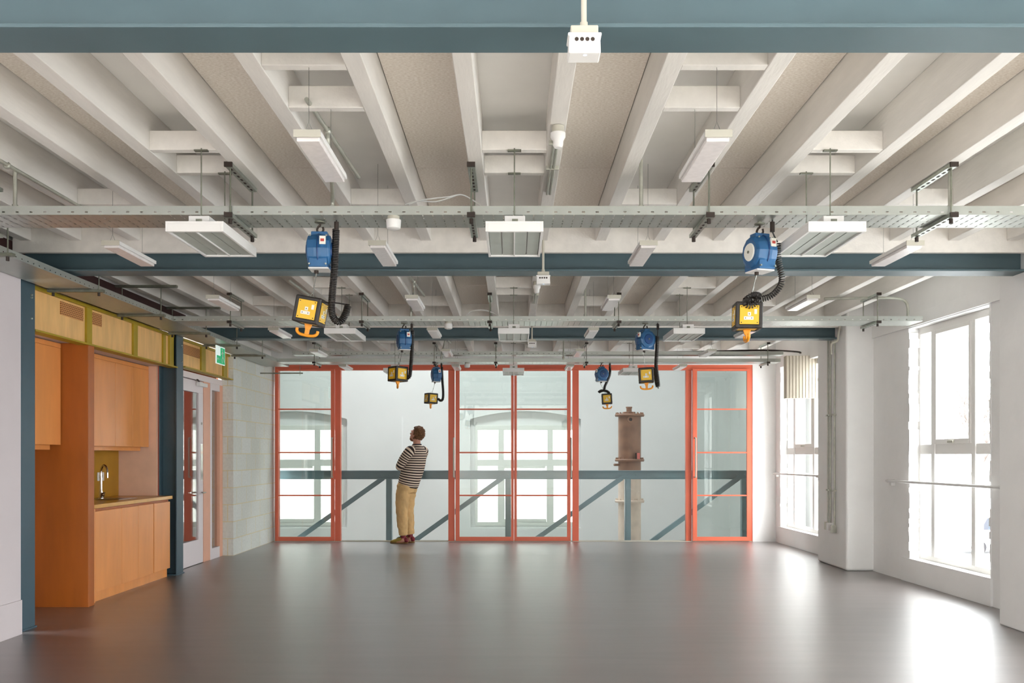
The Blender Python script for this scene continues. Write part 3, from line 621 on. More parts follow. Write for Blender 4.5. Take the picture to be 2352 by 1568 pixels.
# ------------------------------------------------------------------ cable reels, socket boxes, coiled cables
def coil(path, r, wr, pitch, n=6, r_end=None):
    P = [Vector(p) for p in path]; L_ = [0]
    for a, b in zip(P[:-1], P[1:]): L_.append(L_[-1]+(b-a).length)
    T = L_[-1]; turns = T/pitch; N_ = int(turns*9); pts = []; nn = None; i = 0
    for k_ in range(N_+1):
        s_ = T*k_/N_
        while i < len(P)-2 and L_[i+1] < s_: i += 1
        a, b = P[i], P[i+1]; t = (b-a).normalized(); p = a+t*(s_-L_[i])
        nn = t.orthogonal().normalized() if nn is None else (nn-t*nn.dot(t)).normalized()
        bb = t.cross(nn); an = 2*math.pi*k_/9; rr = r
        pts.append(p+(nn*math.cos(an)+bb*math.sin(an))*rr)
    m = MB(); m.tube(pts, wr, n); return m
REELS = [ # Y, reel px box, yaw, socket centre px, yaw, tilt, cable path px, labels
 dict(Y=5.1, reel=(735, 577), ry=0.04, box=(714, 715), by=-0.1, bt=0.19, nm='near left', top=(773, 505),
      path=[(772, 527), (771, 560), (768, 620), (763, 680), (762, 715), (770, 735), (782, 738), (793, 722), (800, 700)], end=(745, 695), hk=0),
 dict(Y=5.1, reel=(1745, 581), ry=0.32, box=(1716, 727), by=-0.08, bt=0.02, nm='near right', top=(1774, 505),
      path=[(1786, 556), (1786, 580), (1790, 610), (1796, 640), (1790, 660), (1770, 680), (1745, 687), (1720, 690), (1706, 700), (1716, 706), (1730, 698), (1736, 684), (1728, 678), (1712, 690)], end=(1705, 700), hk=1.6),
 dict(Y=9.05, reel=(928, 780), ry=0.3, box=(914, 859), by=0.75, bt=0.03, nm='middle left', top=(946, 745),
      path=[(948, 758), (947, 790), (945, 825), (943, 850), (941, 864), (936, 868)], end=(930, 862), hk=1.0),
 dict(Y=9.05, reel=(1482, 780), ry=-1.15, box=(1484, 862), by=-0.12, bt=-0.05, nm='middle right', top=(1511, 743),
      path=[(1510, 772), (1509, 800), (1507, 835), (1508, 850), (1512, 885), (1509, 884), (1505, 855), (1503, 846)], end=(1498, 848), hk=0.1),
 dict(Y=12.92, reel=(1002, 860), ry=0.3, box=(990, 915), by=0.55, bt=0.05, nm='far left', top=(1014, 832),
      path=[(1015, 842), (1016, 870), (1018, 900), (1017, 916), (1012, 920), (1006, 915)], end=(1001, 912), hk=1.0),
 dict(Y=12.92, reel=(1382, 859), ry=-1.3, box=(1394, 916), by=-0.1, bt=-0.05, nm='far right', top=(1401, 822),
      path=[(1401, 842), (1401, 858), (1396, 872), (1389, 888), (1388, 896), (1380, 897), (1375, 901), (1384, 897), (1394, 898), (1400, 903)], end=(1401, 906), hk=0.1),
]
for R in REELS:
    Y = R['Y']; sc = F/Y
    cx, _, cz = PP(*R['reel'], Y)
    o = thing('cable_reel', (cx, Y, cz-0.1), 'blue spring cable reel hanging from the tray, %s of the six' % R['nm'], 'cable reel', 'blue spring cable reels')
    c = (cx, Y, cz); ry = R['ry']
    # drum: flattened rounded body with its axle along local x
    prof = [(0.07, -0.066), (0.088, -0.058), (0.095, -0.02), (0.095, 0.02), (0.088, 0.058), (0.07, 0.066)]
    m = MB().lathe(prof, c, 'x', 12)
    m.box(cx-0.05, cx+0.05, Y-0.075, Y+0.075, cz-0.1, cz-0.05); m.box(cx-0.045, cx+0.045, Y-0.03, Y+0.03, cz+0.06, cz+0.105)
    m.rot(c, 'Z', ry).build('drum_housing', M_blue, o, bevel=0.004, smooth=False)
    MB().lathe([(0.096, -0.004), (0.1, 0.0), (0.096, 0.004)], (cx-0.0, Y, cz), 'x', 24).rot(c, 'Z', ry).build('drum_seam', M_blued, o)
    for sx in (-1, 1):
        MB().lathe([(0.05, 0), (0.046, 0.006)] if sx > 0 else [(0.046, -0.006), (0.05, 0)], (cx+sx*0.066, Y, cz), 'x', 20).rot(c, 'Z', ry).build('side_plate', M_tag if sx < 0 and R['nm'] == 'near right' else M_blued, o)
        MB().lathe([(0.008, 0), (0.008, 0.004)] if sx > 0 else [(0.008, -0.004), (0.008, 0)], (cx+sx*0.073, Y, cz), 'x', 10).rot(c, 'Z', ry).build('axle_bolt', M_galvd, o)
    for bx, bz in ((-0.045, 0.075), (0.045, 0.075), (-0.045, -0.085), (0.045, -0.085)):
        MB().cyl((cx+bx, Y-0.086+0.02*(bz > 0), cz+bz), (cx+bx, Y-0.06, cz+bz), 0.005, 8).rot(c, 'Z', ry).build('bolt', M_galv, o)
    lb = MB().box(cx+0.012, cx+0.045, Y-0.0935, Y-0.08, cz+0.02, cz+0.065).rot(c, 'Z', ry).build('rating_label', M_tag, o)
    MB().box(cx+0.018, cx+0.038, Y-0.0945, Y-0.0932, cz+0.035, cz+0.05).rot(c, 'Z', ry).build('label_print', M_red, lb)
    MB().box(cx-0.055, cx+0.055, Y-0.06, Y+0.06, cz-0.107, cz-0.1).rot(c, 'Z', ry).build('base_trim', M_plastic, o)
    MB().cyl((cx-0.02, Y, cz-0.125), (cx-0.02, Y, cz-0.1), 0.012, 12).rot(c, 'Z', ry).build('cable_guide', M_cap, o)
    m = MB(); hx = cx
    m.tube(curve([(hx+0.016, Y, cz+0.135), (hx+0.018, Y, cz+0.115), (hx, Y, cz+0.1), (hx-0.016, Y, cz+0.115), (hx-0.01, Y, cz+0.135), (hx, Y, cz+0.145), (hx, Y, cz+0.165)], 6), 0.006, 8)
    m.build('top_hook', M_cap, o, smooth=True)
    MB().lathe([(0.006, 0.0), (0.03, 0.006), (0.03, 0.012), (0.012, 0.016), (0.012, TZ-cz-0.155)], (hx, Y, cz+0.152), 'z', 20).build('tray_swivel', M_galvd, o, smooth=True)
    # socket box
    bx, _, bz = PP(*R['box'], Y)
    q = thing('socket_box', (bx, Y, bz-0.08), 'yellow and black hanging socket box with orange hook, %s of the six' % R['nm'], 'socket box', 'yellow hanging socket boxes')
    c = (bx, Y, bz); H = 0.074
    def T(m): return m.rot(c, 'Y', R['bt']).rot(c, 'Z', R['by'])
    T(MB().box(bx-H+.004, bx+H-.004, Y-H+.004, Y+H-.004, bz-H+.004, bz+H-.004)).build('box_core', M_yel, q, bevel=0.004)
    m = MB(); w_ = 0.024; h = H
    for sx in (-1, 1):
        for sy in (-1, 1):
            m.box(*sorted((bx+sx*h, bx+sx*(h-w_))), *sorted((Y+sy*h, Y+sy*(h-w_))), bz-h, bz+h)
            m.box(*sorted((bx+sx*h, bx+sx*(h-w_))), Y-h+.01, Y+h-.01, *sorted((bz+sy*h, bz+sy*(h-w_))))
            m.box(bx-h+.01, bx+h-.01, *sorted((Y+sx*h, Y+sx*(h-w_))), *sorted((bz+sy*h, bz+sy*(h-w_))))
    T(m).build('rubber_edge', M_black, q, bevel=0.008, seg=3)
    for ang in (0, math.pi/2, -math.pi/2):
        def T2(m): return T(m.rot(c, 'Z', ang))
        f = T2(MB().box(bx-.052, bx+.052, Y-H-.0005, Y-H+.006, bz-.052, bz+.052)).build('face_plate', M_yel, q)
        m = MB(); yy = Y-H-.0005
        m.box(bx-.01, bx+.008, yy-.002, yy, bz-.006, bz+.014).box(bx-.03, bx+.022, yy-.002, yy, bz-.028, bz-.010).box(bx+.026, bx+.04, yy-.002, yy, bz+.004, bz+.03)
        T2(m).build('socket_outlet', M_tag, f)
        m = MB()
        for ux, uz in ((-.001, .004), (-.021, -.019), (.012, -.019)): m.box(bx+ux-.002, bx+ux+.002, yy-.003, yy-.0015, bz+uz-.003, bz+uz+.003)
        for ux, uz in ((-.043, .043), (.043, .043), (-.043, -.043), (.043, -.043)): m.cyl((bx+ux, yy-.002, bz+uz), (bx+ux, yy, bz+uz), .003, 8)
        T2(m).build('socket_pin_hole', M_cap, f)
    T(MB().prism([(bx-.022, bz-H+.002), (bx+.022, bz-H+.002), (bx+.012, bz-H-.03), (bx-.012, bz-H-.03)], 'y', Y-.008, Y+.008)).build('hook_stem', M_hook, q, bevel=.003)
    m = MB(); m.tube(curve([(bx-.06, Y, bz-H-.028), (bx-.058, Y, bz-H-.045), (bx-.04, Y, bz-H-.058), (bx, Y, bz-H-.062), (bx+.04, Y, bz-H-.058), (bx+.058, Y, bz-H-.045), (bx+.06, Y, bz-H-.028)], 6), .0085, 10)
    m.box(bx-.011, bx+.011, Y-.007, Y+.007, bz-H-.065, bz-H-.028)
    T(m.rot((bx, Y, bz), 'Z', R['hk'])).build('double_hook', M_hook, q, smooth=True)
    # chain from reel to box
    wx, wz = cx-0.02, cz-0.125
    topb = (bx, Y, bz+H)
    m = MB(); a = Vector((wx, Y, wz)); b_ = Vector((bx*0.6+wx*0.4, Y, bz+H+0.03)); n = max(4, int((b_-a).length/0.02))
    for k_ in range(n):
        p = a.lerp(b_, (k_+.5)/n); l = (b_-a)/n*0.55
        m.tube([p-l, p+l], .0022 if k_ % 3 else .0045, 6)
    m.tube([b_, Vector(topb)+Vector((-.02, 0, 0))], .002, 6).tube([b_, Vector(topb)+Vector((.02, 0, 0))], .002, 6)
    m.build('suspension_chain', M_wiren, q)
    # coiled cable
    pts = [PP(x_, y_, Y-0.02) for x_, y_ in R['path']]
    if R['nm'] == 'near right':   # wrap the coil round the top of the box
        pts = [(p[0], p[1]-(0.06 if i_ > 7 and i_ < 12 else 0), p[2]) for i_, p in enumerate(pts)]
    else: pts = [(p[0]+0, p[1], p[2]) for p in pts]
    k = thing('coiled_cable', pts[0], 'black coiled power cable looping from tray to socket box, %s of the six' % R['nm'], 'cable', 'black coiled power cables')
    coil(curve(pts, 6), .017 if R['nm'] == 'near left' else .0155, .0042 if R['nm'] != 'near right' else .0036, .0092 if R['nm'] != 'near right' else .0125).build('coil', M_black, k, smooth=True)
    t0 = PP(*R['top'], Y-0.02)
    MB().tube(curve([(t0[0], t0[1], TZ), (t0[0], t0[1], (TZ+pts[0][2])/2), pts[0]], 5), .004, 8).build('lead', M_black, k, smooth=True)
    MB().cyl((t0[0], t0[1], TZ-0.065), (t0[0], t0[1], TZ-0.01), 0.013, 12).build('plug', M_cap, k, smooth=True)
    MB().tube(curve([pts[-1], ((pts[-1][0]+PX(R['end'][0], Y))/2, pts[-1][1]+.01, pts[-1][2]+0.012), PP(R['end'][0], R['end'][1], Y-0.03)], 6), .004, 8).build('tail', M_black, k, smooth=True)
# ------------------------------------------------------------------ the standing man
def person():
    from mathutils import noise
    PYc = 13.86; fx, fy = -.88, .47; lx, ly = -.47, -.88
    def W(cx, z, left=0.0, fwd=0.0): return Vector((cx+fx*fwd+lx*left, PYc+fy*fwd+ly*left, z))
    root = thing('person', (-1.58, PYc, 0), 'man in striped jumper and tan trousers standing with folded arms, looking up beyond the glass', 'person')
    skin = mat('skin', (196, 140, 118), 0.55); hairm = mat('curly brown hair', (128, 88, 52), 0.75, scale=60, rgb2=(78, 50, 28), bump=1.0, bscale=90)
    tan = mat('tan cotton trousers', (224, 184, 126), 0.8, noise=.12, scale=9, bump=.5, bscale=14, stretch=(1, 1, .5))
    def stripe():
        m = bpy.data.materials.new('striped jersey'); m.use_nodes = True; N = m.node_tree.nodes; L = m.node_tree.links; b = N['Principled BSDF']; b.inputs['Roughness'].default_value = .9
        a = N.new('ShaderNodeAttribute'); a.attribute_name = 'along'
        d = N.new('ShaderNodeMath'); d.operation = 'DIVIDE'; d.inputs[1].default_value = .0345; L.new(a.outputs['Fac'], d.inputs[0])
        f = N.new('ShaderNodeMath'); f.operation = 'FRACT'; L.new(d.outputs[0], f.inputs[0])
        r = N.new('ShaderNodeValToRGB'); r.color_ramp.interpolation = 'LINEAR'; L.new(f.outputs[0], r.inputs[0])
        e = r.color_ramp.elements; e[0].position = .46; e[0].color = lin((46, 30, 28)); e[1].position = .52; e[1].color = lin((226, 206, 186))
        n = e.new(.94); n.color = lin((226, 206, 186)); n = e.new(1.0); n.color = lin((46, 30, 28))
        L.new(r.outputs[0], b.inputs['Base Color']); return m
    class Loft(MB):
        def __init__(s): super().__init__(); s.al = []
        def rings(s, R, n=28, cap=True):   # R: (center, axis u, axis v, ru, rv, along)
            o = len(s.v)
            for c, u, v, ru, rv, al in R:
                u = Vector(u).normalized(); v = Vector(v).normalized()
                for j in range(n):
                    a = 2*math.pi*j/n; s.v.append(tuple(Vector(c)+u*ru*math.cos(a)+v*rv*math.sin(a)))
                    s.al.append(al(a) if callable(al) else al)
            k = len(R)
            for i in range(k-1):
                for j in range(n): s.f.append((o+i*n+j, o+i*n+(j+1) % n, o+(i+1)*n+(j+1) % n, o+(i+1)*n+j))
            if cap: s.f.append(tuple(o+j for j in range(n))[::-1]); s.f.append(tuple(o+(k-1)*n+j for j in range(n)))
            return s
        def limb(s, pts, rad, n=20, a0=0.0, flat=1.0):
            P = [Vector(p) for p in pts]; L_ = a0; R = []; nn = None
            for i, p in enumerate(P):
                t = (P[min(i+1, len(P)-1)]-P[max(i-1, 0)]).normalized()
                nn = (Vector((0, 0, 1)) if abs(t.z) < .8 else Vector((1, 0, 0))) if nn is None else nn
                nn = (nn-t*nn.dot(t)).normalized(); b = t.cross(nn)
                if i: L_ += (P[i]-P[i-1]).length
                R.append((p, nn, b, rad[i], rad[i]*flat, L_))
            s.rings(R, n); return L_
        def make(s, name, m, parent, sub=1):
            nv = len(s.v); o = s.build(name, m, parent)
            me = o.data; at = me.attributes.new('along', 'FLOAT', 'POINT')
            for i in range(len(me.vertices)): at.data[i].value = s.al[i] if i < len(s.al) else 0
            for p in me.polygons: p.use_smooth = True
            if sub: q = o.modifiers.new('sub', 'SUBSURF'); q.levels = sub; q.render_levels = sub
            return o
    def sm(pts, rad, n=5):
        P = curve(pts, n); rr = []
        for i in range(len(P)):
            t = i/n; k = min(int(t), len(rad)-2); rr.append(rad[k]+(rad[k+1]-rad[k])*(t-k))
        return P, rr
    F_, L__, U = (fx, fy, 0), (lx, ly, 0), (0, 0, 1)
    # --- continuous body
    B = MB()
    H = W(-1.462, 1.640)
    hf = Vector((fx, fy, .35)).normalized(); hl = Vector((lx, ly, 0)).normalized(); hu = hl.cross(hf)*-1
    if hu.z < 0: hu = -hu
    def HP(f, l, u): return H+hf*f+hl*l+hu*u
    def ell(c, rf, rl, ru, n=20, m_=14):
        q = MB().sphere((0, 0, 0), 1, 1, 1, n, m_); B.add([c+hf*v[0]*rf+hl*v[1]*rl+hu*v[2]*ru for v in q.v], q.f)
    ell(HP(-.012, 0, .015), .095, .075, .098); ell(HP(.03, 0, -.04), .06, .056, .075); ell(HP(.055, 0, -.085), .03, .03, .028)
    ell(HP(.083, 0, .03), .02, .05, .012); ell(HP(.088, 0, -.062), .012, .024, .007); ell(HP(.086, 0, -.076), .013, .02, .007)
    B.tube([HP(.084, 0, .02), HP(.108, 0, -.022), HP(.09, 0, -.036)], [.008, .014, .008], 8)
    for s in (-1, 1): ell(HP(-.005, s*.078, -.012), .02, .008, .032, 10, 8)
    nb = W(-1.458, 1.46)
    B.tube([nb+Vector((0, 0, -.06)), nb+Vector((0, 0, .03)), HP(-.03, 0, -.06)], [.075, .058, .055], 14)
    tor = [(-1.60, .80, .10), (-1.59, .95, .12), (-1.52, 1.10, .115), (-1.49, 1.25, .12), (-1.46, 1.38, .115), (-1.458, 1.46, .06)]
    q = Loft(); q.rings([((c, PYc, z), L__, F_, r*1.35, r, 0) for c, z, r in tor], 18); B.add(q.v, q.f)
    shL, elL, wrL = W(-1.455, 1.405, .175, 0), W(-1.45, 1.165, .235, .15), W(-1.45, 1.165, .03, .285)
    shR, elR, wrR = W(-1.455, 1.405, -.175, 0), W(-1.45, 1.15, -.235, .15), W(-1.45, 1.12, .02, .25)
    B.tube([shL, elL, wrL], [.05, .038, .027], 12); B.tube([shR, elR, wrR], [.05, .038, .027], 12)
    def hand(wr, d, up, curl, sgn):
        d = Vector(d).normalized(); up = Vector(up); up = (up-d*up.dot(d)).normalized(); sd = d.cross(up)
        palm = wr+d*.045
        qs = MB().sphere((0, 0, 0), 1, 1, 1, 14, 8); B.add([palm+d*v[0]*.05+sd*v[1]*.04+up*v[2]*.016 for v in qs.v], qs.f)
        for i, (o_, l_) in enumerate(((-.028, .066), (-.0095, .076), (.0095, .071), (.028, .056))):
            p = palm+d*.04+sd*o_; a = p+d*l_*.45-up*curl*.2*l_; b_ = a+(d-up*curl).normalized()*l_*.33; c_ = b_+(d*.4-up*curl*1.4).normalized()*l_*.3
            B.tube([p-d*.02, a, b_, c_], [.0095, .0088, .0082, .0066], 8)
        t = palm-d*.02+sd*sgn*.03; B.tube([t, t+(d*.5+sd*sgn).normalized()*.03, t+(d*1.2+sd*sgn*.5-up*curl*.5).normalized()*.062], [.012, .010, .0075], 8)
    hand(wrL, W(0, 0, -.2, -.02)-W(0, 0, 0, 0), (fx, fy, .4), .5, 1)
    hand(wrR, (W(-1.45, 1.118, .16, .215)-wrR), (fx, fy, -.1), .7, -1)
    hipL, hipR = W(-1.60, .84, .085), W(-1.60, .84, -.085)
    knL, knR = Vector((-1.672, PYc-.085, .50)), Vector((-1.600, PYc+.075, .50)); anL, anR = Vector((-1.648, PYc-.085, .09)), Vector((-1.565, PYc+.075, .09))
    for h, k, a in ((hipL, knL, anL), (hipR, knR, anR)):
        B.tube([h, k, k.lerp(a, .35), a, a-Vector((0, 0, .06))], [.075, .05, .05, .036, .04], 12)
        B.tube([a-Vector((0, 0, .045)), a+Vector((fx, fy*.3, 0))*.12-Vector((0, 0, .06))], [.038, .028], 10)
    body = B.build('body', skin, root, smooth=True)
    rm = body.modifiers.new('remesh', 'REMESH'); rm.mode = 'VOXEL'; rm.voxel_size = .0055; rm.use_smooth_shade = True
    s_ = body.modifiers.new('smooth', 'SMOOTH'); s_.iterations = 3; s_.factor = .5
    # --- jumper
    J = Loft(); T = []
    prof = [(-1.585, .862, .165, .135), (-1.583, .88, .178, .148), (-1.570, .95, .185, .152), (-1.545, 1.02, .19, .158), (-1.520, 1.10, .195, .162), (-1.498, 1.20, .198, .163), (-1.482, 1.29, .200, .156), (-1.470, 1.36, .200, .142), (-1.462, 1.41, .188, .12), (-1.458, 1.445, .15, .098), (-1.456, 1.47, .10, .08), (-1.455, 1.485, .075, .068)]
    for c, z, a, b in prof:
        tl = .3*max(0, min(1, (1.25-z)/.35))
        ax = Vector((fx, fy, tl)).normalized()      # hem dips towards the back
        T.append(((c, PYc, z), L__, ax, a, b, lambda an, z=z: z-.012*math.sin(an)*0))
    J.rings(T, 36, cap=False)
    for sh, el, wr, k in ((shL, elL, wrL, 1), (shR, elR, wrR, -1)):
        inn = sh+(W(0, 0, -.08*k)-W(0, 0))
        P, R = sm([inn, sh+Vector((0, 0, -.01)), sh.lerp(el, .5)+(W(0, 0, .012*k)-W(0, 0)), el, el.lerp(wr, .3), wr], [.05, .08, .078, .066, .058, .044], 6)
        J.limb(P, R, 20)
    J.make('striped_jumper', stripe(), root)
    Cc = Loft(); Cc.limb([W(-1.456, 1.475), W(-1.455, 1.492), W(-1.456, 1.505)], [.078, .074, .066], 24); Cc.make('collar', mat('dark collar', (70, 66, 72), .9), root)
    # --- trousers
    Tm = MB(); q = Loft(); q.rings([((c, PYc, z), L__, F_, a, b, 0) for c, z, a, b in ((-1.585, .97, .16, .125), (-1.598, .90, .17, .14), (-1.603, .82, .175, .145), (-1.605, .76, .165, .13))], 28); Tm.add(q.v, q.f)
    for h, k, a in ((hipL, knL, anL), (hipR, knR, anR)):
        q = Loft(); P, R = sm([h+Vector((0, 0, .03)), h.lerp(k, .45)+Vector((-.012, 0, 0)), k, k.lerp(a, .35), k.lerp(a, .75), a+Vector((0, 0, .035))], [.112, .102, .09, .084, .072, .066], 5)
        R = [r_+.003*math.sin(i*1.9) for i, r_ in enumerate(R)]; q.limb(P, R, 22); Tm.add(q.v, q.f)
    t = Tm.build('trousers', tan, root, smooth=True)
    r = t.modifiers.new('remesh', 'REMESH'); r.mode = 'VOXEL'; r.voxel_size = .009; r.use_smooth_shade = True
    s_ = t.modifiers.new('smooth', 'SMOOTH'); s_.iterations = 6; s_.factor = .5
    tx = bpy.data.textures.new('crease', 'CLOUDS'); tx.noise_scale = .09
    dm = t.modifiers.new('crease', 'DISPLACE'); dm.texture = tx; dm.strength = .022; dm.mid_level = .5
    # --- shoes
    olive = mat('olive yellow shoe', (150, 128, 52), .7); maro = mat('maroon heel and sock', (120, 34, 44), .7); sole = mat('gum sole', (150, 112, 66), .7); lace = mat('dark green laces', (44, 58, 34), .8)
    for a, dr in ((anL, (-.97, .22, 0)), (anR, (-.95, .3, 0))):
        d = Vector(dr).normalized(); sd = Vector((-d.y, d.x, 0)); hl_ = Vector((a.x, a.y, 0))-d*.075
        def R_(u, wd, h0, h1): c = hl_+d*u; return (c+Vector((0, 0, (h0+h1)/2)), sd, U, wd, (h1-h0)/2, 0)
        q = Loft(); q.rings([R_(.075, .036, .016, .115), R_(.12, .04, .016, .105), R_(.17, .045, .016, .08), R_(.22, .047, .016, .062), R_(.26, .04, .016, .05), R_(.283, .022, .018, .038)], 20)
        sh = q.make('shoe', olive, root)
        q = Loft(); q.rings([R_(.0, .024, .018, .075), R_(.02, .034, .016, .095), R_(.075, .038, .016, .12)], 20); q.make('shoe_heel', maro, sh)
        q = Loft(); q.rings([R_(-.004, .024, 0, .018), R_(.03, .038, 0, .018), R_(.10, .038, 0, .018), R_(.2, .05, 0, .018), R_(.26, .044, 0, .018), R_(.288, .02, 0, .018)], 20); q.make('sole', sole, sh)
        m = MB()
        for u in (.10, .125, .15, .172): c = hl_+d*u; h = .118-(u-.1)*.42; m.tube([c+sd*.03+Vector((0, 0, h-.014)), c+Vector((0, 0, h)), c-sd*.03+Vector((0, 0, h-.014))], .006, 6)
        m.build('laces', lace, sh, smooth=True)
        MB().tube([a+Vector((0, 0, -.01)), a+Vector((0, 0, .05))], [.043, .042], 14).build('sock', maro, root, smooth=True)
    # --- hair and beard
    q = MB().sphere((0, 0, 0), 1, 1, 1, 40, 26); vs = []
    for v in q.v:
        v = Vector(v); f, l, u = v.x, v.y, v.z
        rr = 1.0; face = max(0, f-.28)*max(0, .55-u)
        rf, rl, ru = .112, .09, .122
        if f > .25 and u < .5: rf = .075; 
        if u < -.3: ru = .10
        p = HP(-.022, 0, .022)+hf*f*rf+hl*l*rl*(1-.25*face)+hu*u*ru
        p += (p-H).normalized()*(.016*noise.noise(p*38)+.008*noise.noise(p*90)+(-.03 if face > .12 else 0))
        vs.append(p)
    q.v = vs; q.build('hair', hairm, root, smooth=True)
    q = MB().sphere((0, 0, 0), 1, 1, 1, 20, 12)
    q.v = [HP(.04, 0, -.085)+hf*v[0]*.047+hl*v[1]*.05+hu*v[2]*.036+Vector((.004, 0, 0))*noise.noise(Vector(v)*5) for v in q.v]
    q.build('beard', mat('reddish beard', (120, 74, 48), .85, bump=.6, bscale=90), root, smooth=True)
    ey = mat('eye white', (230, 228, 224), .2)
    for s in (-1, 1): MB().sphere(HP(.078, s*.03, .008), .011, .011, .011, 12, 8).build('eye', ey, root, smooth=True)
person()
# ------------------------------------------------------------------ conduits and boxes on the pier
for n_, (pxx, zb) in enumerate(((1901, .52), (1906, .52), (1916, .50))):
    Y = 3.81*F/(pxx-VX)
    o = thing('conduit', (3.81, Y, zb), ['far', 'middle', 'near'][n_]+' vertical galvanised conduit on the pier right of the third beam', 'conduit')
    MB().tube([(3.815, Y, zb), (3.815, Y, 2.72)], .010, 10).build('pipe', M_conduit, o, smooth=True)
    for zz in (0.9, 1.8): MB().box(3.795, 3.83, Y-.02, Y+.02, zz, zz+.02).build('saddle', M_conduit, o)
    MB().box(3.775, 3.83, Y-.03, Y+.03, zb-.09, zb).build('back_box', M_conduit if n_ != 1 else M_plastic, o, bevel=.004)
o = thing('conduit', (3.8, 10.7, 2.6), 'white conduit elbows beside the end of the third steel beam', 'conduit')
MB().tube(curve([(3.80, 10.62, 2.83), (3.78, 10.62, 2.72), (3.77, 10.62, 2.66), (3.70, 10.62, 2.62), (3.70, 10.62, 2.5)], 6), .014, 10).build('pipe', M_lgrey, o, smooth=True)
# guard rails
for a, b, nm in ((7.6, 10.0, 'near'), (12.1, 13.95, 'far')):
    o = thing('guard_rail', (xw(a)-.07, (a+b)/2, 1.05), 'thin white guard rail across the %s right window' % nm, 'rail')
    MB().tube([(xw(a)-.07, a, 1.055), (xw(b)-.07, b, 1.05)], .014, 12).build('rail', M_plastic, o, smooth=True)
    for yy in (a+.02, b-.04):
        MB().box(xw(yy)-.05, xw(yy)-.0, yy-.03, yy+.03, 1.0, 1.06).build('bracket', M_plastic, o, bevel=.006)
        MB().cyl((xw(yy)-.08, yy, 1.05), (xw(yy), yy, 1.05), .018, 12).build('rail_end', M_plastic, o, smooth=True)
# ribbed panel in front of the far right window
o = thing('ribbed_panel', (3.98, 12.6, 2.12), 'cream vertically ribbed box hanging in front of the top of the far right window', 'panel')
m = MB(); x0, x1 = PX(1806, 12.6), PX(1880, 12.6); n = 10; dx = (x1-x0)/n
for k_ in range(n): m.box(x0+k_*dx, x0+(k_+.72)*dx, 12.585, 12.6, 2.115, 2.70); m.box(x0+(k_+.72)*dx, x0+(k_+1)*dx, 12.593, 12.6, 2.115, 2.70)
m.box(x0, x1, 12.6, 12.72, 2.115, 2.70)
m.build('ribbed_casing', M_cream, o, bevel=.001)
for zz in (2.35, 2.62): MB().box(x1-.012, x1+.012, 12.57, 12.59, zz, zz+.04).build('latch', M_cap, o)
tag(MB().cyl((xw(11.52)-.02, 11.62, 2.0), (xw(11.52)-.02, 11.62, CZ), .02, 10).build('pipe', M_lgrey, smooth=True), 'thin pale pipe in the corner beyond the conduit pier', 'pipe')
# ------------------------------------------------------------------ right windows
def rwindow(a, b, name, lab, ratios=(.19, .67), sash=True):
    o = thing(name, (xw((a+b)/2)+.15, (a+b)/2, .25), lab, 'window', kind='structure')
    o0, o1 = .10, .17; z0, z1 = .24, HEAD; W = b-a
    # light borders measured from the far jamb towards the camera
    m1, m2 = b-W*.21, b-W*.70
    m = MB()
    rw_box(m, o0, o1, a, b, z0, z0+.06); rw_box(m, o0, o1, a, b, z1-.07, z1)
    rw_box(m, o0, o1, a, a+.045, z0+.06, z1-.07); rw_box(m, o0, o1, b-.045, b, z0+.06, z1-.07)
    for c in (m1, m2): rw_box(m, o0-.01, o1, c-.035, c+.035, z0+.06, z1-.07)
    for p, q in ((a+.045, m2-.035), (m2+.035, m1-.035), (m1+.035, b-.045)): rw_box(m, o0, o1, p, q, 1.34, 1.44)
    m.build('frame', M_frame, o, bevel=.003)
    m = MB(); p, q = m2+.035, m1-.035
    rw_box(m, o0-.015, o1-.01, p, p+.04, 1.44, z1-.07); rw_box(m, o0-.015, o1-.01, q-.04, q, 1.44, z1-.07); rw_box(m, o0-.015, o1-.01, p+.04, q-.04, 1.44, 1.49); rw_box(m, o0-.015, o1-.01, p+.04, q-.04, z1-.11, z1-.07)
    s_ = m.build('opening_sash', M_frame, o, bevel=.003)
    m = MB(); rw_box(m, o0-.035, o0-.012, (p+q)/2-.05, (p+q)/2+.05, 1.45, 1.475); m.build('window_latch', M_lgrey, s_, bevel=.003)
    m = MB(); rw_box(m, .125, .131, a+.03, b-.03, z0+.04, z1-.05); m.build('glass', G_room, o)
rwindow(8.04, 9.62, 'window_1', 'tall near window on the right with three lights and a middle transom')
rwindow(12.2, 13.85, 'window_2', 'tall far window on the right beyond the conduit pier')
for k_, (a, b) in enumerate(RWIN[:5]): rwindow(a, b, 'window_%d' % (7+k_), 'unseen tall window added on the right wall for daylight, %s from behind' % ORD[k_])
